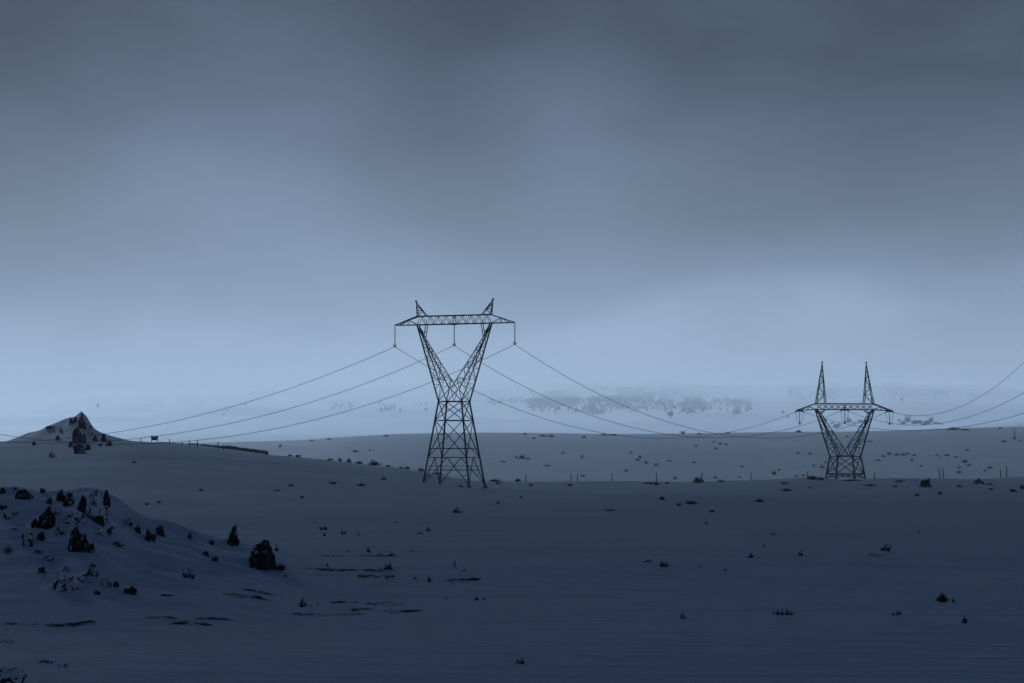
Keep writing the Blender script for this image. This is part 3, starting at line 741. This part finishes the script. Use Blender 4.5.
# crest of the hill and the ridge line
G3 = 'shrubs along the hill crest'
for u, v, w, h, l, mt in (
    (134, 463, 5, 3, 'single dark speck of heather on the smooth hill face', 'twig'), (290, 454, 5, 3, 'first small shrub of the crest beyond the dark bank', 'twig'),
    (298, 454, 7, 4, 'second small shrub of the crest beyond the dark bank', 'twig'), (330, 457, 8, 3, 'flat shrub midway down the hill crest', 'twig'),
    (340, 458, 5, 5, 'upright shrub next to the flat one on the hill crest', 'twig'), (349, 462, 6, 6, 'ragged shrub uphill of the densest clump', 'twig'),
    (359, 461, 9, 4, 'wide low shrub uphill of the densest clump', 'twig'), (374, 463, 15, 6, 'densest dark clump on the falling hill crest', 'twig'),
    (388, 464, 7, 3, 'low shrub just past the densest clump', 'twig'), (401, 467, 5, 3, 'tiny shrub between the densest clump and the big pylon', 'twig'),
    (407, 468, 7, 4, 'dark shrub on the crest beside the big pylon legs', 'twig'), (421, 470, 9, 4, 'dark shrub seen through the big pylon legs', 'twig'),
    (437, 473, 12, 3, 'flat dark shrub between the big pylon feet', 'twig'), (461, 487, 6, 3, 'little tuft at the middle of the big pylon base', 'twig'),
    (291, 486, 6, 3, 'dark shrub on the lower hill face under the densest clump of the crest', 'twig'), (333, 484, 9, 3, 'pale flat shrub on the lower hill face', 'olive'),
    (361, 486, 10, 3, 'long flat shrub on the lower hill face', 'twig'), (384, 480, 7, 4, 'round shrub on the lower hill face near the big pylon', 'twig'),
    (302, 498, 5, 3, 'single shrub where the hill meets the plain', 'twig'), (277, 491, 8, 2, 'thin streak of heather where the hill meets the plain', 'twig'),
    (201, 491, 6, 3, 'dark shrub at the foot of the hill behind the outcrop', 'twig'), (147, 505, 5, 3, 'small shrub on the plain behind the crowning crag', 'twig'),
    (159, 503, 5, 3, 'small shrub just beyond the one behind the crowning crag', 'twig'), (117, 506, 5, 2, 'thin sprig on the plain close behind the crowning crag', 'twig'),
    (495, 481.5, 15, 3, 'flat dark heather strip beside the big pylon', 'twig'), (518, 480, 7, 4, 'round shrub on the ridge near the big pylon', 'twig'),
    (498, 484, 6, 3, 'small shrub in front of the flat heather strip', 'twig'), (531, 486, 6, 3, 'small shrub below the first ridge post', 'twig'),
    (570, 486, 7, 3, 'small shrub below the pair of close posts', 'twig'), (649, 484, 14, 3, 'long low heather under the fourth ridge post', 'twig'),
    (656.5, 485, 8, 4, 'dark hummock of heather holding a post', 'twig'), (667, 484, 5, 3, 'sprig just past the hummock holding a post', 'twig'),
    (698, 483, 13, 8, 'largest dark bush on the ridge with a post behind it', 'twig'), (721, 482, 10, 3, 'low bush next to the largest ridge bush', 'twig'),
    (812, 479.5, 13, 6, 'dark mound of heather on the ridge beside the small pylon', 'twig'), (821, 480, 8, 4, 'low heather between the dark mound and the small pylon', 'twig'),
    (851, 481, 20, 2.5, 'long flat heather under the small pylon', 'twig'), (870, 486, 15, 2.5, 'slanting streak of heather in front of the small pylon', 'twig'),
    (899, 482, 12, 3, 'streak of heather between the small pylon and the ridge boulder', 'twig'), (784, 484, 9, 2.5, 'flat heather ahead of the dark mound', 'twig'),
    (787, 491, 14, 3, 'long low heather on the slope under the dark mound', 'twig'), (810, 488, 5, 2.5, 'small sprig on the slope under the dark mound', 'twig'),
    (895, 487, 6, 2.5, 'small sprig in front of the ridge boulder', 'twig'), (917, 496, 6, 3, 'tuft on the open slope below the ridge boulder', 'twig'),
    (940, 494, 7, 3, 'flat tuft on the open slope between the two ridge rocks', 'twig'), (959, 487, 7, 2.5, 'tuft on the ridge between the two ridge rocks', 'twig'),
    (991, 490, 6, 3, 'tuft under the low ridge rock', 'twig'), (1013, 492, 9, 4, 'flat shrub near the picture edge under the ridge', 'twig'),
    (1022, 489, 5, 6, 'shrub cut by the picture edge under the ridge', 'twig'),
    (662, 500, 7, 5, 'ragged tuft on the plain under the hummock with a post', 'twig'), (679, 506, 6, 5, 'dim tuft beside the dark dash of heather', 'twig'),
    (691, 504, 15, 4, 'dark dash of heather on the plain under the largest ridge bush', 'twig'), (712, 512, 7, 3, 'small shrub in front of the dark dash of heather', 'twig'),
    (760, 502, 10, 4, 'dark flat shrub alone on the plain between the pylons', 'twig'), (498, 504, 4, 4, 'small shrub on the plain under the big pylon', 'twig'),
    (521, 498, 4, 2.5, 'faint speck of heather under the first ridge post', 'twig'), (610, 511, 14, 2.5, 'faint streak of heather on the open plain under the ridge', 'twig')):
    put('bush', u, v, w, h, l, mt, lo=130, hi=438, group=G3)
put('boulder', 925, 487, 13, 9, 'dark ridge boulder with a brownish foot, below the close pair of posts', 'rock', group='rocks on the ridge')
put('boulder', 981, 484, 13, 6, 'low dark ridge rock with a russet end, near the outer pair of posts', 'rock', group='rocks on the ridge')
put('bush', 927, 486, 7, 4, 'russet bracken at the foot of the ridge boulder', 'russet')
put('bush', 990, 485, 7, 2.5, 'russet bracken beside the low ridge rock', 'russet')

# the far pale slope
G4 = 'shrubs on the far pale slope'
far = [
    (525, 434.5, 5, 2.5, 'speck of a shrub on the far skyline nearest the big pylon', 'twig'), (543, 436.5, 9, 3, 'straw coloured clump on the far skyline', 'straw'),
    (551, 437, 8, 3, 'darker end of the straw coloured skyline clump', 'russet'), (584, 438, 6, 3, 'small shrub just under the far skyline under the cables', 'twig'),
    (604, 435.5, 9, 2.5, 'flat shrub on the far skyline where a cable crosses it', 'twig'), (613, 435.5, 9, 2.5, 'second flat shrub on the far skyline where a cable crosses it', 'twig'),
    (683, 434, 6, 4, 'darkest round bush on the far skyline', 'twig'), (699, 434.5, 7, 2, 'flat shrub on the far skyline next to the darkest round bush', 'twig'),
    (728, 433.5, 7, 2, 'flat shrub on the far skyline midway between round bush and small pylon', 'twig'), (534, 439, 4, 3, 'small shrub just under the straw coloured clump', 'twig'),
    (522, 458.5, 8, 5, 'peaked shrub on the far slope beside the big pylon', 'twig'), (516, 458, 4, 3, 'sprig touching the peaked shrub', 'twig'), (528, 459, 5, 2.5, 'straw coloured sprig at the foot of the peaked shrub', 'straw'),
    (503, 462, 7, 2, 'flat shrub close to the big pylon leg on the far slope', 'twig'), (563, 453.5, 5, 2, 'faint sprig high on the far slope above the peaked shrub', 'twig'), (582, 458, 4, 4, 'faint upright shrub midway on the far slope', 'twig'),
    (547, 466, 8, 2, 'faint flat sprig on the far slope below the peaked shrub', 'twig'), (583, 476.5, 6, 2.5, 'small shrub next to the pair of close posts', 'twig'),
    (626, 471.5, 4, 3, 'lone shrub low on the far slope above the fourth post', 'twig'), (640, 458, 4, 3.5, 'upper of two stacked dark shrubs on the far slope', 'twig'), (637.5, 460.5, 5, 3, 'lower of two stacked dark shrubs on the far slope', 'twig'),
    (646, 463.5, 4, 3.5, 'middle shrub of the little downhill string', 'twig'), (656, 465.5, 5, 3, 'last shrub of the little downhill string', 'twig'), (631, 453, 4, 2, 'faint sprig above the two stacked shrubs', 'twig'),
    (669, 461.5, 6, 2, 'faint flat sprig past the downhill string', 'twig'), (694, 463, 5, 2.5, 'dark flat shrub on the far slope under the round skyline bush', 'twig'), (696, 446.5, 4, 2.5, 'sprig high on the far slope under the round skyline bush', 'twig'),
    (714, 442.5, 4, 2, 'faint sprig above the yellowish shrub', 'twig'), (720, 444.5, 5, 3, 'yellowish shrub high on the far slope', 'straw'), (726, 445, 4, 2.5, 'small neighbour of the yellowish shrub', 'olive'), (716, 449, 5, 2.5, 'sprig just below the yellowish shrub', 'twig'),
    (742, 467, 5, 2, 'faint sprig at mid slope between the pylons', 'twig'), (739, 477.5, 5, 2, 'faint sprig low on the far slope near the lone post', 'twig'), (675, 479, 5, 3.5, 'round shrub low on the far slope before the largest ridge bush', 'twig'), (715, 478.5, 5, 3, 'round shrub low on the far slope past the largest ridge bush', 'twig'),
    (774, 474.5, 6, 4.5, 'dark round shrub on the far slope short of the small pylon', 'twig'), (779, 470.5, 4, 2.5, 'little companion above the dark round shrub', 'twig'), (796, 476.5, 6, 2, 'flat sprig next to the dark mound on the ridge', 'twig'), (803, 476, 4, 2.5, 'sprig touching the dark mound on the ridge', 'twig'),
    (810, 454.5, 4, 3, 'small shrub on the far slope behind the small pylon arm', 'twig'), (814, 466, 5, 2, 'flat shrub on the far slope beside the small pylon fork', 'twig'), (798, 454, 4, 4, 'faint upright sprig on the far slope under the small pylon arm end', 'twig'),
    (822, 468, 5, 3.5, 'dark shrub seen beside the small pylon leg', 'twig'), (826, 463, 4, 2.5, 'small shrub seen close to the small pylon waist', 'twig'), (847, 437, 4, 2, 'sprig seen inside the fork of the small pylon', 'twig'),
    (878, 461, 6, 2.5, 'flat shrub at the near end of the curving row', 'twig'), (883, 457, 5, 3, 'shrub second in the curving row', 'twig'), (889, 454.5, 5, 3, 'shrub at the crook of the curving row', 'twig'),
    (897, 455.5, 6, 3, 'darkest shrub of the curving row', 'twig'), (903, 455.5, 7, 4, 'broadest shrub of the curving row', 'twig'), (908, 454, 4, 2, 'smallest shrub of the curving row', 'twig'), (914, 456, 5, 2.5, 'last shrub of the curving row', 'twig'), (912, 461, 4, 4, 'faint sprig under the curving row', 'twig'),
    (937, 456, 4, 2.5, 'faint shrub past the curving row', 'twig'), (947, 456, 6, 2.5, 'dark flat shrub past the curving row', 'twig'), (956, 457.5, 5, 2, 'thin sprig past the dark flat shrub', 'twig'), (940, 459, 4, 2, 'tiny sprig just below the faint shrub', 'twig'),
    (965, 462.5, 7, 4.5, 'largest dark shrub on the slope above the outer posts', 'twig'), (969, 466, 5, 2.5, 'small shrub below the largest dark shrub', 'twig'), (959, 468, 5, 2, 'faint flat sprig below the largest dark shrub', 'twig'), (959, 473, 6, 3, 'round shrub on the slope above the low ridge rock', 'twig'),
    (990, 468.5, 6, 3.5, 'dark shrub just above the outer posts', 'twig'), (985, 471.5, 4, 2.5, 'small dark shrub just above the outer posts', 'twig'), (921, 466.5, 4, 2, 'tiny sprig above the close pair of posts', 'twig'), (967, 450.5, 5, 2, 'faint sprig high on the slope above the largest dark shrub', 'twig'),
    (1004, 442, 6, 2.5, 'flat shrub high on the far slope near the picture edge', 'twig'), (1014.5, 439, 4, 3.5, 'shrub at the foot of the thin lone pole', 'twig'), (1020, 441, 4, 2, 'sprig beyond the thin lone pole', 'twig'),
    (953, 430, 14, 4, 'dark broad clump on the far skyline beyond the small pylon', 'twig'), (965, 430.5, 11, 2.5, 'flat tail of the dark broad skyline clump', 'twig'), (1000, 428.5, 5, 2, 'speck of a shrub on the far skyline near the picture edge', 'twig'),
    (870, 442, 6, 2, 'faint streak of heather under the small pylon arm', 'twig'), (386, 436.5, 7, 2.5, 'small shrub on the far skyline left of the big pylon', 'twig'), (312, 441, 6, 2, 'speck on the far skyline above the hill crest', 'twig'), (329, 439.5, 6, 2, 'second speck on the far skyline above the hill crest', 'twig'),
    (355, 452, 8, 3, 'faint shrub group on the far slope above the densest clump', 'twig'), (280, 447, 4, 4, 'faint upright shrub on the far slope beyond the dark bank', 'twig'), (370, 451, 4, 2, 'faint sprig on the far slope beside the faint shrub group', 'twig'), (441, 434.5, 8, 2, 'shrub on the far skyline seen through the big pylon', 'twig')]
for u, v, w, h, l, mt in far: put('bush', u, v, w, h, l, mt, lo=640, hi=1200, group=G4)

# open plain in front
G5 = 'heather tufts on the plain'
near = [
    (455, 513, 11, 6, 'wide tuft on the plain below the big pylon', 'twig'), (325, 530, 10, 4, 'flat tuft at the head of the tuft row', 'twig'), (324, 536, 6, 3, 'small tuft in front of the head of the tuft row', 'twig'),
    (343, 534, 7, 5, 'dark peaked tuft in the tuft row', 'twig'), (358, 535, 4, 3, 'dot of heather ending the tuft row', 'twig'), (396, 523, 5, 2, 'faint dot of heather above the tuft row', 'twig'), (428, 531.5, 8, 5, 'tuft with a tail of heather past the tuft row', 'twig'), (420, 534, 6, 2, 'tail of heather beside the tailed tuft', 'twig'),
    (368, 552.5, 7, 6, 'grey feathery tuft behind the thin dark strips', 'olive'), (380, 555, 6, 3, 'faint grey sprig behind the thin dark strips', 'twig'), (391, 555, 7, 2.5, 'flat grey sprig behind the thin dark strips', 'olive'), (412, 552, 5, 2.5, 'small sprig well behind the feathery tuft', 'twig'), (349, 552, 4, 2, 'dot of heather behind the first thin strip', 'twig'),
    (389, 570, 10, 8, 'round grey shrub at the end of the long thin strip', 'olive'), (328, 567, 6, 4, 'faint tuft on the long thin strip', 'twig'), (454.5, 567, 4, 7, 'thin upright sprig on the open plain', 'twig'), (464, 571, 5, 2, 'flat speck in front of the thin upright sprig', 'twig'),
    (429, 582, 6, 6, 'slanting tuft next to the reddish ended strip', 'twig'), (415, 579.5, 3, 4, 'tiny upright sprig next to the slanting tuft', 'twig'), (476, 600.5, 5, 5, 'dark dot of a tuft in front of the reddish ended strip', 'twig'), (485, 600, 4, 2.5, 'fainter dot beside the dark dot of a tuft', 'twig'), (447, 599, 4, 2.5, 'faint speck on the plain behind the wavy dark strip', 'twig'),
    (303, 607, 9, 10, 'upright dark tuft at the start of the near strips', 'twig'), (311, 607, 5, 3, 'low sprig at the foot of the upright dark tuft', 'twig'), (318, 605, 5, 4, 'second small sprig beside the upright dark tuft', 'twig'), (285, 577, 4, 3, 'speck of heather in front of the biggest boulder', 'twig'),
    (663, 567, 11, 6, 'peaked tuft with drooping ends alone on the wide plain', 'twig'), (648, 562, 8, 2.5, 'faint dash of heather behind the peaked tuft', 'twig'), (700, 567.5, 7, 3, 'faint sprig beside the peaked tuft', 'twig'), (725, 571, 5, 3, 'barely visible sprig past the peaked tuft', 'twig'),
    (683, 619, 8, 8, 'solitary hooked tuft on the near plain', 'twig'), (777.5, 615, 6, 6, 'first clump of the close row of dark clumps', 'twig'), (782, 615, 4, 7, 'slim second clump of the close row', 'twig'), (787, 615, 5, 7, 'tallest third clump of the close row', 'twig'), (791, 615, 6, 4, 'low last clump of the close row', 'twig'),
    (752, 558, 7, 6, 'sharp dark tuft on the plain below the lone flat shrub', 'twig'), (772, 535, 7, 3, 'flat dash of heather far out on the plain', 'twig'), (765, 547.5, 6, 3, 'small sprig behind the sharp dark tuft', 'twig'), (801, 556, 6, 6, 'hooked thin tuft under the small pylon', 'twig'), (707, 524, 5, 3, 'dot of heather on the plain between the pylons', 'twig'),
    (884, 551, 11, 7, 'peaked spreading tuft on the plain under the ridge boulder', 'twig'), (919, 533, 4, 2, 'pin dot of heather below the ridge boulder', 'twig'), (897, 615, 10, 6, 'sparse three-pointed tuft on the near plain', 'twig'), (965, 623, 11, 7, 'sparse slanting tuft lowest on this side of the plain', 'twig'), (953, 602, 6, 4, 'small tuft at the foot of the reddish shrub', 'twig'),
    (522, 664, 12, 6, 'thin tuft at the lower picture edge', 'twig'), (65, 667, 9, 4, 'faint flat sprig near the corner stone', 'twig'), (45, 663, 14, 4, 'faint dash of heather near the corner stone', 'twig')]
for u, v, w, h, l, mt in near: put('tuft', u, v, w, h, l, mt, group=G5)
put('bush', 943, 602, 13, 10, 'dark reddish shrub, most massive plant on the near plain', 'russet', group=G5)
put('bush', 942, 602, 12, 10, 'dark twigs tangled through the reddish shrub', 'twig', group=G5)

G6 = 'bare strips melted out of the snow'
for u, v, w, d, l in (
    (332, 556, 25, 2.2, 'first thin dark strip beyond the feathery tuft'), (335, 570, 52, 2, 'long thin grey strip leading to the round grey shrub'), (377, 570.5, 30, 3, 'dark end of the long thin strip under the round shrub'),
    (365, 576, 17, 3.4, 'short dark strip in front of the round grey shrub'), (377, 576.5, 9, 2.4, 'smallest dark strip in front of the round grey shrub'), (389, 577, 10, 2.6, 'bowed dark strip in front of the round grey shrub'),
    (462, 580.5, 38, 4, 'long reddish ended strip on the open plain'), (345, 602.5, 30, 2.4, 'pale bluish strip of the near set'), (385, 604, 32, 4.5, 'broad brown strip of the near set'),
    (361, 610, 26, 3, 'middle dark strip of the near set'), (400, 611.5, 38, 3.5, 'wavy dark strip, foremost of the near set'), (318, 615, 52, 3, 'long faint strip ending the near set'), (355, 614.5, 20, 3, 'short strip joining the near set to the faint one'),
    (245, 596.5, 38, 3.5, 'dark strip below the biggest boulder'), (256, 592, 30, 2, 'faint strip just behind the one below the biggest boulder'), (168, 596, 14, 2, 'small strip past the sloping dark ledge'),
    (168, 619, 36, 2.6, 'thin dark strip at the start of the frozen pool edge'), (215, 619.5, 40, 1.6, 'hair thin strip at the end of the frozen pool edge'), (190, 624, 40, 5, 'broken dark strip forming the frozen pool edge'),
    (75, 624.5, 52, 4, 'dark dash on the snow in front of the outcrop'), (20, 624, 40, 2, 'thin faint dash near the picture edge'), (6, 642, 18, 3.5, 'slanting dash cut by the picture edge'),
    (875, 555, 14, 3.4, 'short dash just below the peaked spreading tuft'), (380, 556, 40, 2, 'faint long strip behind the feathery tuft row')):
    put('patch', u, v, w, d, l, group=G6)
put('boulder', 5, 683, 46, 17, 'rounded snowy stone at the lower picture corner', 'crag', lo=20, hi=60, peaky=.1)

# ------------------------------------------------------------------ posts, hut, bank
def post(u, v, h, label, tilt=0, lo=200, hi=438, pole=False):
    p = hit(u, v, lo, hi); s = p.y / F; m = MB(); hm = h * s; wd = max(.75 * s, .07)
    m.bar((0, 0, -.4), (tilt * hm, 0, hm), wd, wd * .8, 6)
    if not pole: m.bar((tilt * hm * .85, -wd * .6, hm * .86), (tilt * hm * .85, wd * .6, hm * .86), wd * .5); m.bar((tilt * hm, 0, hm), (tilt * hm, 0, hm + wd * .5), wd * .8, wd * .2, 6)
    o = m.build('pole' if pole else 'fence_post', 'wood'); o.location = p
    tag(o, label, 'pole' if pole else 'post', None if pole else 'old fence posts on the snow'); return o
for u, v, h, l, tl in (
    (526, 481, 7, 'slim post nearest the big pylon on the ridge', 0), (571, 481, 7, 'first of two close posts past the slim one', .05), (577.5, 481, 6.5, 'second of two close posts past the slim one', 0),
    (612, 481, 7.5, 'post alone between the close pair and the heather hummock', 0), (656.5, 484, 11, 'tall post standing in the heather hummock', 0), (702, 482, 9, 'post rising behind the largest ridge bush', 0),
    (751, 480, 7, 'lone thick post halfway between the pylons', 0), (808, 478, 6, 'post beside the dark heather mound', -.1), (874.5, 479, 6, 'thin post just past the small pylon', 0),
    (940.5, 478.5, 10, 'leaning post of the pair above the ridge boulder', -.2), (944, 478.5, 10, 'straighter post of the pair above the ridge boulder', -.12), (1000.5, 477, 8, 'shorter post of the outer pair', 0), (1006.5, 477, 11, 'taller post of the outer pair', .03)): post(u, v, h, l, tl)
for u, v, h, l, tl in (
    (141, 444, 5.5, 'post on the hill skyline on the peak side of the little hut', 0), (169.5, 445, 6, 'post on the hill skyline just past the little hut', 0), (182, 447, 5, 'thin post beyond the hut, uphill of the skyline pair', 0),
    (189.5, 447.5, 7, 'first post of the skyline pair on the hill', 0), (197.5, 448, 8, 'taller post of the skyline pair on the hill', 0), (218, 450, 8, 'post standing by the dark bank', 0), (223.5, 450.5, 5, 'short post standing by the dark bank', 0)): post(u, v, h, l, tl, 460, 600)
post(1014.8, 438, 10, 'thin lone pole on the far slope near the picture edge', 0, 640, 1200, True)

def hut():
    p = hit(154.5, 442, 470, 600); s = p.y / F; r = empty('hut', p, R(12)); tag(r, 'tiny dark box-shaped hut on short legs on the hill skyline', 'hut')
    w_, h_ = 7 * s, 6 * s
    m = MB(); m.box((0, 0, h_ * .58), (w_ * .95, w_ * .7, h_ * .55)); m.build('cabin', 'heath', r)
    m = MB(); m.box((0, 0, h_ * .93), (w_ * 1.08, w_ * .85, h_ * .12), Matrix.Rotation(R(4), 3, 'Y')); m.build('roof', 'wood', r)
    m = MB(); m.box((-w_ * .12, -w_ * .36, h_ * .6), (w_ * .3, .05, h_ * .3)); m.build('hatch', 'wood', r)
    for x in (-.4, .4):
        for y in (-.28, .28):
            m = MB(); m.bar((x * w_, y * w_, -.5), (x * w_, y * w_, h_ * .4), .16); m.build('leg', 'wood', r)
hut()

def bank():
    m = MB(); rd = random.Random(4); pts = []; i0 = 0
    us = np.linspace(188, 268, 80); vs = np.interp(us, [188, 218, 235, 268], [443.4, 445.6, 447.6, 452])
    sec = []
    for u, v in zip(us, vs):
        D = 560 + (u - 203) * .05; b = ground_at_depth(u, D); zt = at(u, v - (.3 if u < 225 else 1.0), D).z
        hh = max(zt - b.z, .25) + rd.uniform(-.12, .12); wv = .9 + rd.uniform(-.15, .15)
        sec.append([b + Vector((0, -wv, -.4)), b + Vector((rd.uniform(-.1, .1), -wv * .6, hh * .7)), b + Vector((0, rd.uniform(-.2, .2), hh)), b + Vector((0, wv * .6, hh * .7)), b + Vector((0, wv, -.4))])
    for S_ in sec: m.v += S_
    for i in range(len(sec) - 1):
        for k in range(4): a = i * 5 + k; m.f.append((a, a + 5, a + 6, a + 1))
    m.f.append((0, 1, 2, 3, 4)); e = (len(sec) - 1) * 5; m.f.append((e + 4, e + 3, e + 2, e + 1, e))
    o = m.build('stone_bank', 'heath'); tag(o, 'long low dark stone bank running down from the hill skyline', 'bank')
bank()

# ------------------------------------------------------------------ hamlet, trees and woods on the far valley side
def tree_mb(rd, h, w, conifer, crown, trunk, base):
    trunk.bar(base + Vector((0, 0, -1)), base + Vector((0, 0, h * .7)), h * .045, h * .015, 5)
    if conifer:
        for k in range(5):
            z0 = h * (.12 + .17 * k); r0 = w * .5 * (1 - .18 * k) * rd.uniform(.85, 1.15); n = 9; i0 = len(crown.v)
            crown.v.append(base + Vector((0, 0, z0 + h * .26)))
            for j in range(n):
                a = 6.283 * j / n + k; rr = r0 * (1 if j % 2 else .62) * rd.uniform(.8, 1.2); crown.v.append(base + Vector((math.cos(a) * rr, math.sin(a) * rr, z0 + rd.uniform(-.03, .03) * h)))
            for j in range(n): crown.f.append((i0, i0 + 1 + j, i0 + 1 + (j + 1) % n))
            crown.f.append(tuple(i0 + 1 + j for j in reversed(range(n))))
    else:
        for k in range(9): a = rd.uniform(0, 6.28); trunk.bar(base + Vector((0, 0, h * rd.uniform(.25, .5))), base + Vector((math.cos(a) * w * .35, math.sin(a) * w * .35, h * rd.uniform(.6, .9))), h * .02, h * .006, 3)
        for i in range(420):
            d = Vector((rd.gauss(0, 1), rd.gauss(0, 1), rd.gauss(0, 1))).normalized() * rd.random() ** .4
            k = .75 + .5 * mn.noise(d * 1.8 + base)
            c = base + Vector((d.x * w * .5 * k, d.y * w * .5 * k, h * (.58 + .4 * d.z * k)))
            q = h * .045; crown.tri(*[c + Vector((rd.gauss(0, q), rd.gauss(0, q), rd.gauss(0, q))) for _ in range(3)])
def tree(u, v, wpx, hpx, label, conifer=False, lo=1500, hi=6000, mat='pine'):
    p = hit(u, v, lo, hi); s = p.y / F; rd = random.Random(int(u * 10)); r = empty('tree', p); tag(r, label, 'tree', 'trees on the far valley side')
    c, t_ = MB(), MB(); tree_mb(rd, hpx * s, wpx * s, conifer, c, t_, Vector((0, 0, 0)))
    c.build('crown', mat, r); t_.build('trunk', 'bark', r)
for u, v, w, h, l in (
    (670.5, 419, 9, 9, 'round dark tree standing alone low on the misty valley side'), (664, 408, 5, 6, 'smaller tree in the mist above the round dark tree'), (675, 410, 5, 5, 'faint tree in the mist beside the smaller one'),
    (783, 415, 4, 5, 'pale little tree in mist near the small pylon arm'), (788, 419, 3, 4, 'lowest pale tree in mist near the small pylon arm'), (98, 409, 4, 6, 'faint tree in the mist beyond the rocky peak'),
    (246, 407, 4, 5, 'faint tree in the mist above the dark bank'), (902, 402, 4, 4, 'faint tree in the mist beyond the small pylon')): tree(u, v, w, h, l)

G7 = 'bushes of the far valley floor'
for u, v, w, h, l, mt in (
    (908, 422, 8, 8, 'tall olive bush at the end of the far bush group', 'olive'), (903, 424, 9, 4, 'low dark bush at the outer end of the far bush group', 'twig'), (914, 424, 7, 5, 'dark bush between olive bush and rusty shed', 'twig'),
    (927, 424, 10, 6, 'broad olive bush in the middle of the far bush group', 'olive'), (924, 425, 8, 3, 'pale grass clump before the broad olive bush', 'straw'), (931, 422, 7, 6, 'upright dark bush behind the broad olive bush', 'twig'), (936, 424, 7, 3, 'low bush trailing from the far bush group', 'twig'), (941, 424.5, 5, 2, 'last speck of the far bush group', 'twig'),
    (832, 424, 4, 3, 'reddish bush seen in the fork of the small pylon', 'russet'), (836, 428, 8, 6, 'dark bush low in the fork of the small pylon', 'twig'), (839, 426, 5, 4, 'second dark bush low in the fork of the small pylon', 'twig'), (849, 423, 6, 9, 'tall grey bush beside the centre insulator of the small pylon', 'twig'),
    (854, 424, 5, 3, 'low bush at the foot of the tall grey bush', 'twig'), (860, 422.5, 7, 4, 'broad olive bush seen in the fork of the small pylon', 'olive'), (899, 421, 4, 3, 'small bush near the red insulator', 'twig'),
    (826, 420, 4, 2.5, 'faint bush seen beside the small pylon fork', 'twig')): put('bush', u, v, w, h, l, mt, lo=1500, hi=3500, group=G7)
def shed():
    p = hit(917.5, 423.5, 1500, 3000); s = p.y / F; r = empty('shed', p, R(-15)); tag(r, 'low rusty roofed shed among the far bushes', 'shed')
    w_, h_ = 8 * s, 3.4 * s; m = MB(); m.box((0, 0, h_ * .28), (w_, w_ * .6, h_ * .66)); m.build('wall', 'heath', r)
    m = MB()
    for q in (-1, 1): m.box((0, q * w_ * .165, h_ * .77), (w_ * 1.06, w_ * .40, h_ * .06), Matrix.Rotation(R(-22 * q), 3, 'X'))
    m.build('roof', 'roof', r)
    m = MB(); m.box((-w_ * .2, -w_ * .305, h_ * .25), (w_ * .14, .12, h_ * .5)); m.build('door', 'wood', r)
shed()
def haystack():
    p = hit(798.5, 432.5, 640, 1200); s = p.y / F
    o = bpy.data.objects.new('hay_heap', rock_mesh(991, 7 * s, 2.6 * s, 3, .3, 'russet', .12)); COL.objects.link(o); o.location = p; tag(o, 'low rusty brown heap on the far skyline under the small pylon arm end', 'heap')
haystack()

def woods():
    rd = random.Random(12); c = MB()
    dummy = MB(); n = 0
    # patches of the wood on the valley side: centre row, spread, how many
    for (u0, u1, v0, v1, num) in ((540, 612, 386, 412, 380), (600, 690, 382, 410, 560), (690, 740, 390, 412, 110), (150, 215, 396, 411, 20), (340, 415, 399, 412, 40),
                                  (470, 545, 388, 406, 160), (800, 935, 384, 402, 330), (935, 1020, 382, 398, 60)):
        for i in range(num * 5):
            u = rd.uniform(u0 - 12, u1 + 12); v = v0 + (v1 - v0) * (rd.random() + rd.random()) / 2 + 7 * mn.noise(Vector((u * .03, 1.5, 2)))
            a, b = ray(u, v)
            if mn.noise(Vector((u * .045, v * .10, 3))) + .5 * mn.noise(Vector((u * .15, v * .3, 8))) + .3 * rd.gauss(0, 1) < .06: continue
            p = hit(u, v, 1700, 6000)
            h_ = rd.uniform(3, 8); w_ = h_ * rd.uniform(.7, 1.1); n += 1
            for z0, z1, q in ((.05, .62, .5), (.38, 1.0, .36)):
                i0 = len(c.v); c.v.append(p + Vector((rd.uniform(-.1, .1) * w_, 0, z1 * h_)))
                for j in range(7):
                    a_ = 6.283 * j / 7 + i; rr = w_ * q * rd.uniform(.6, 1.25); c.v.append(p + Vector((math.cos(a_) * rr, math.sin(a_) * rr, (z0 + rd.uniform(-.05, .12)) * h_)))
                for j in range(7): c.f.append((i0, i0 + 1 + j, i0 + 1 + (j + 1) % 7))
                c.f.append(tuple(i0 + 1 + j for j in reversed(range(7))))
    print('wood trees', n)
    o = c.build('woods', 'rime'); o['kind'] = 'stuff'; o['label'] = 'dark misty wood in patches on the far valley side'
woods()

labs = {}
for o in bpy.data.objects:
    if o.parent is None and o.get('label'): labs.setdefault(o['label'], []).append(o.name)
for l, n in labs.items():
    if len(n) > 1: print('DUP', l, n)
    if not 4 <= len(l.split()) <= 16: print('LEN', l)

# ------------------------------------------------------------------ haze
hz = MB(); hz.box((0, 0, 0), (2, 2, 2)); ho = hz.build('haze', 'snow'); ho['kind'] = 'stuff'
ZT = 340; ho.location = (0, 0, (ZT - 40) / 2); ho.scale = (9600, 9600, (ZT + 40) / 2)
mh = bpy.data.materials.new('haze'); mh.use_nodes = True; t = NT(mh.node_tree); t.n.clear()
ou = t.new('ShaderNodeOutputMaterial'); vo = t.new('ShaderNodeVolumePrincipled'); t.l.new(vo.outputs[0], ou.inputs['Volume'])
vo.inputs['Color'].default_value = (.97, .985, 1.0, 1); vo.inputs['Density'].default_value = HAZE_DENSITY; vo.inputs['Anisotropy'].default_value = .2
ho.data.materials.clear(); ho.data.materials.append(mh)
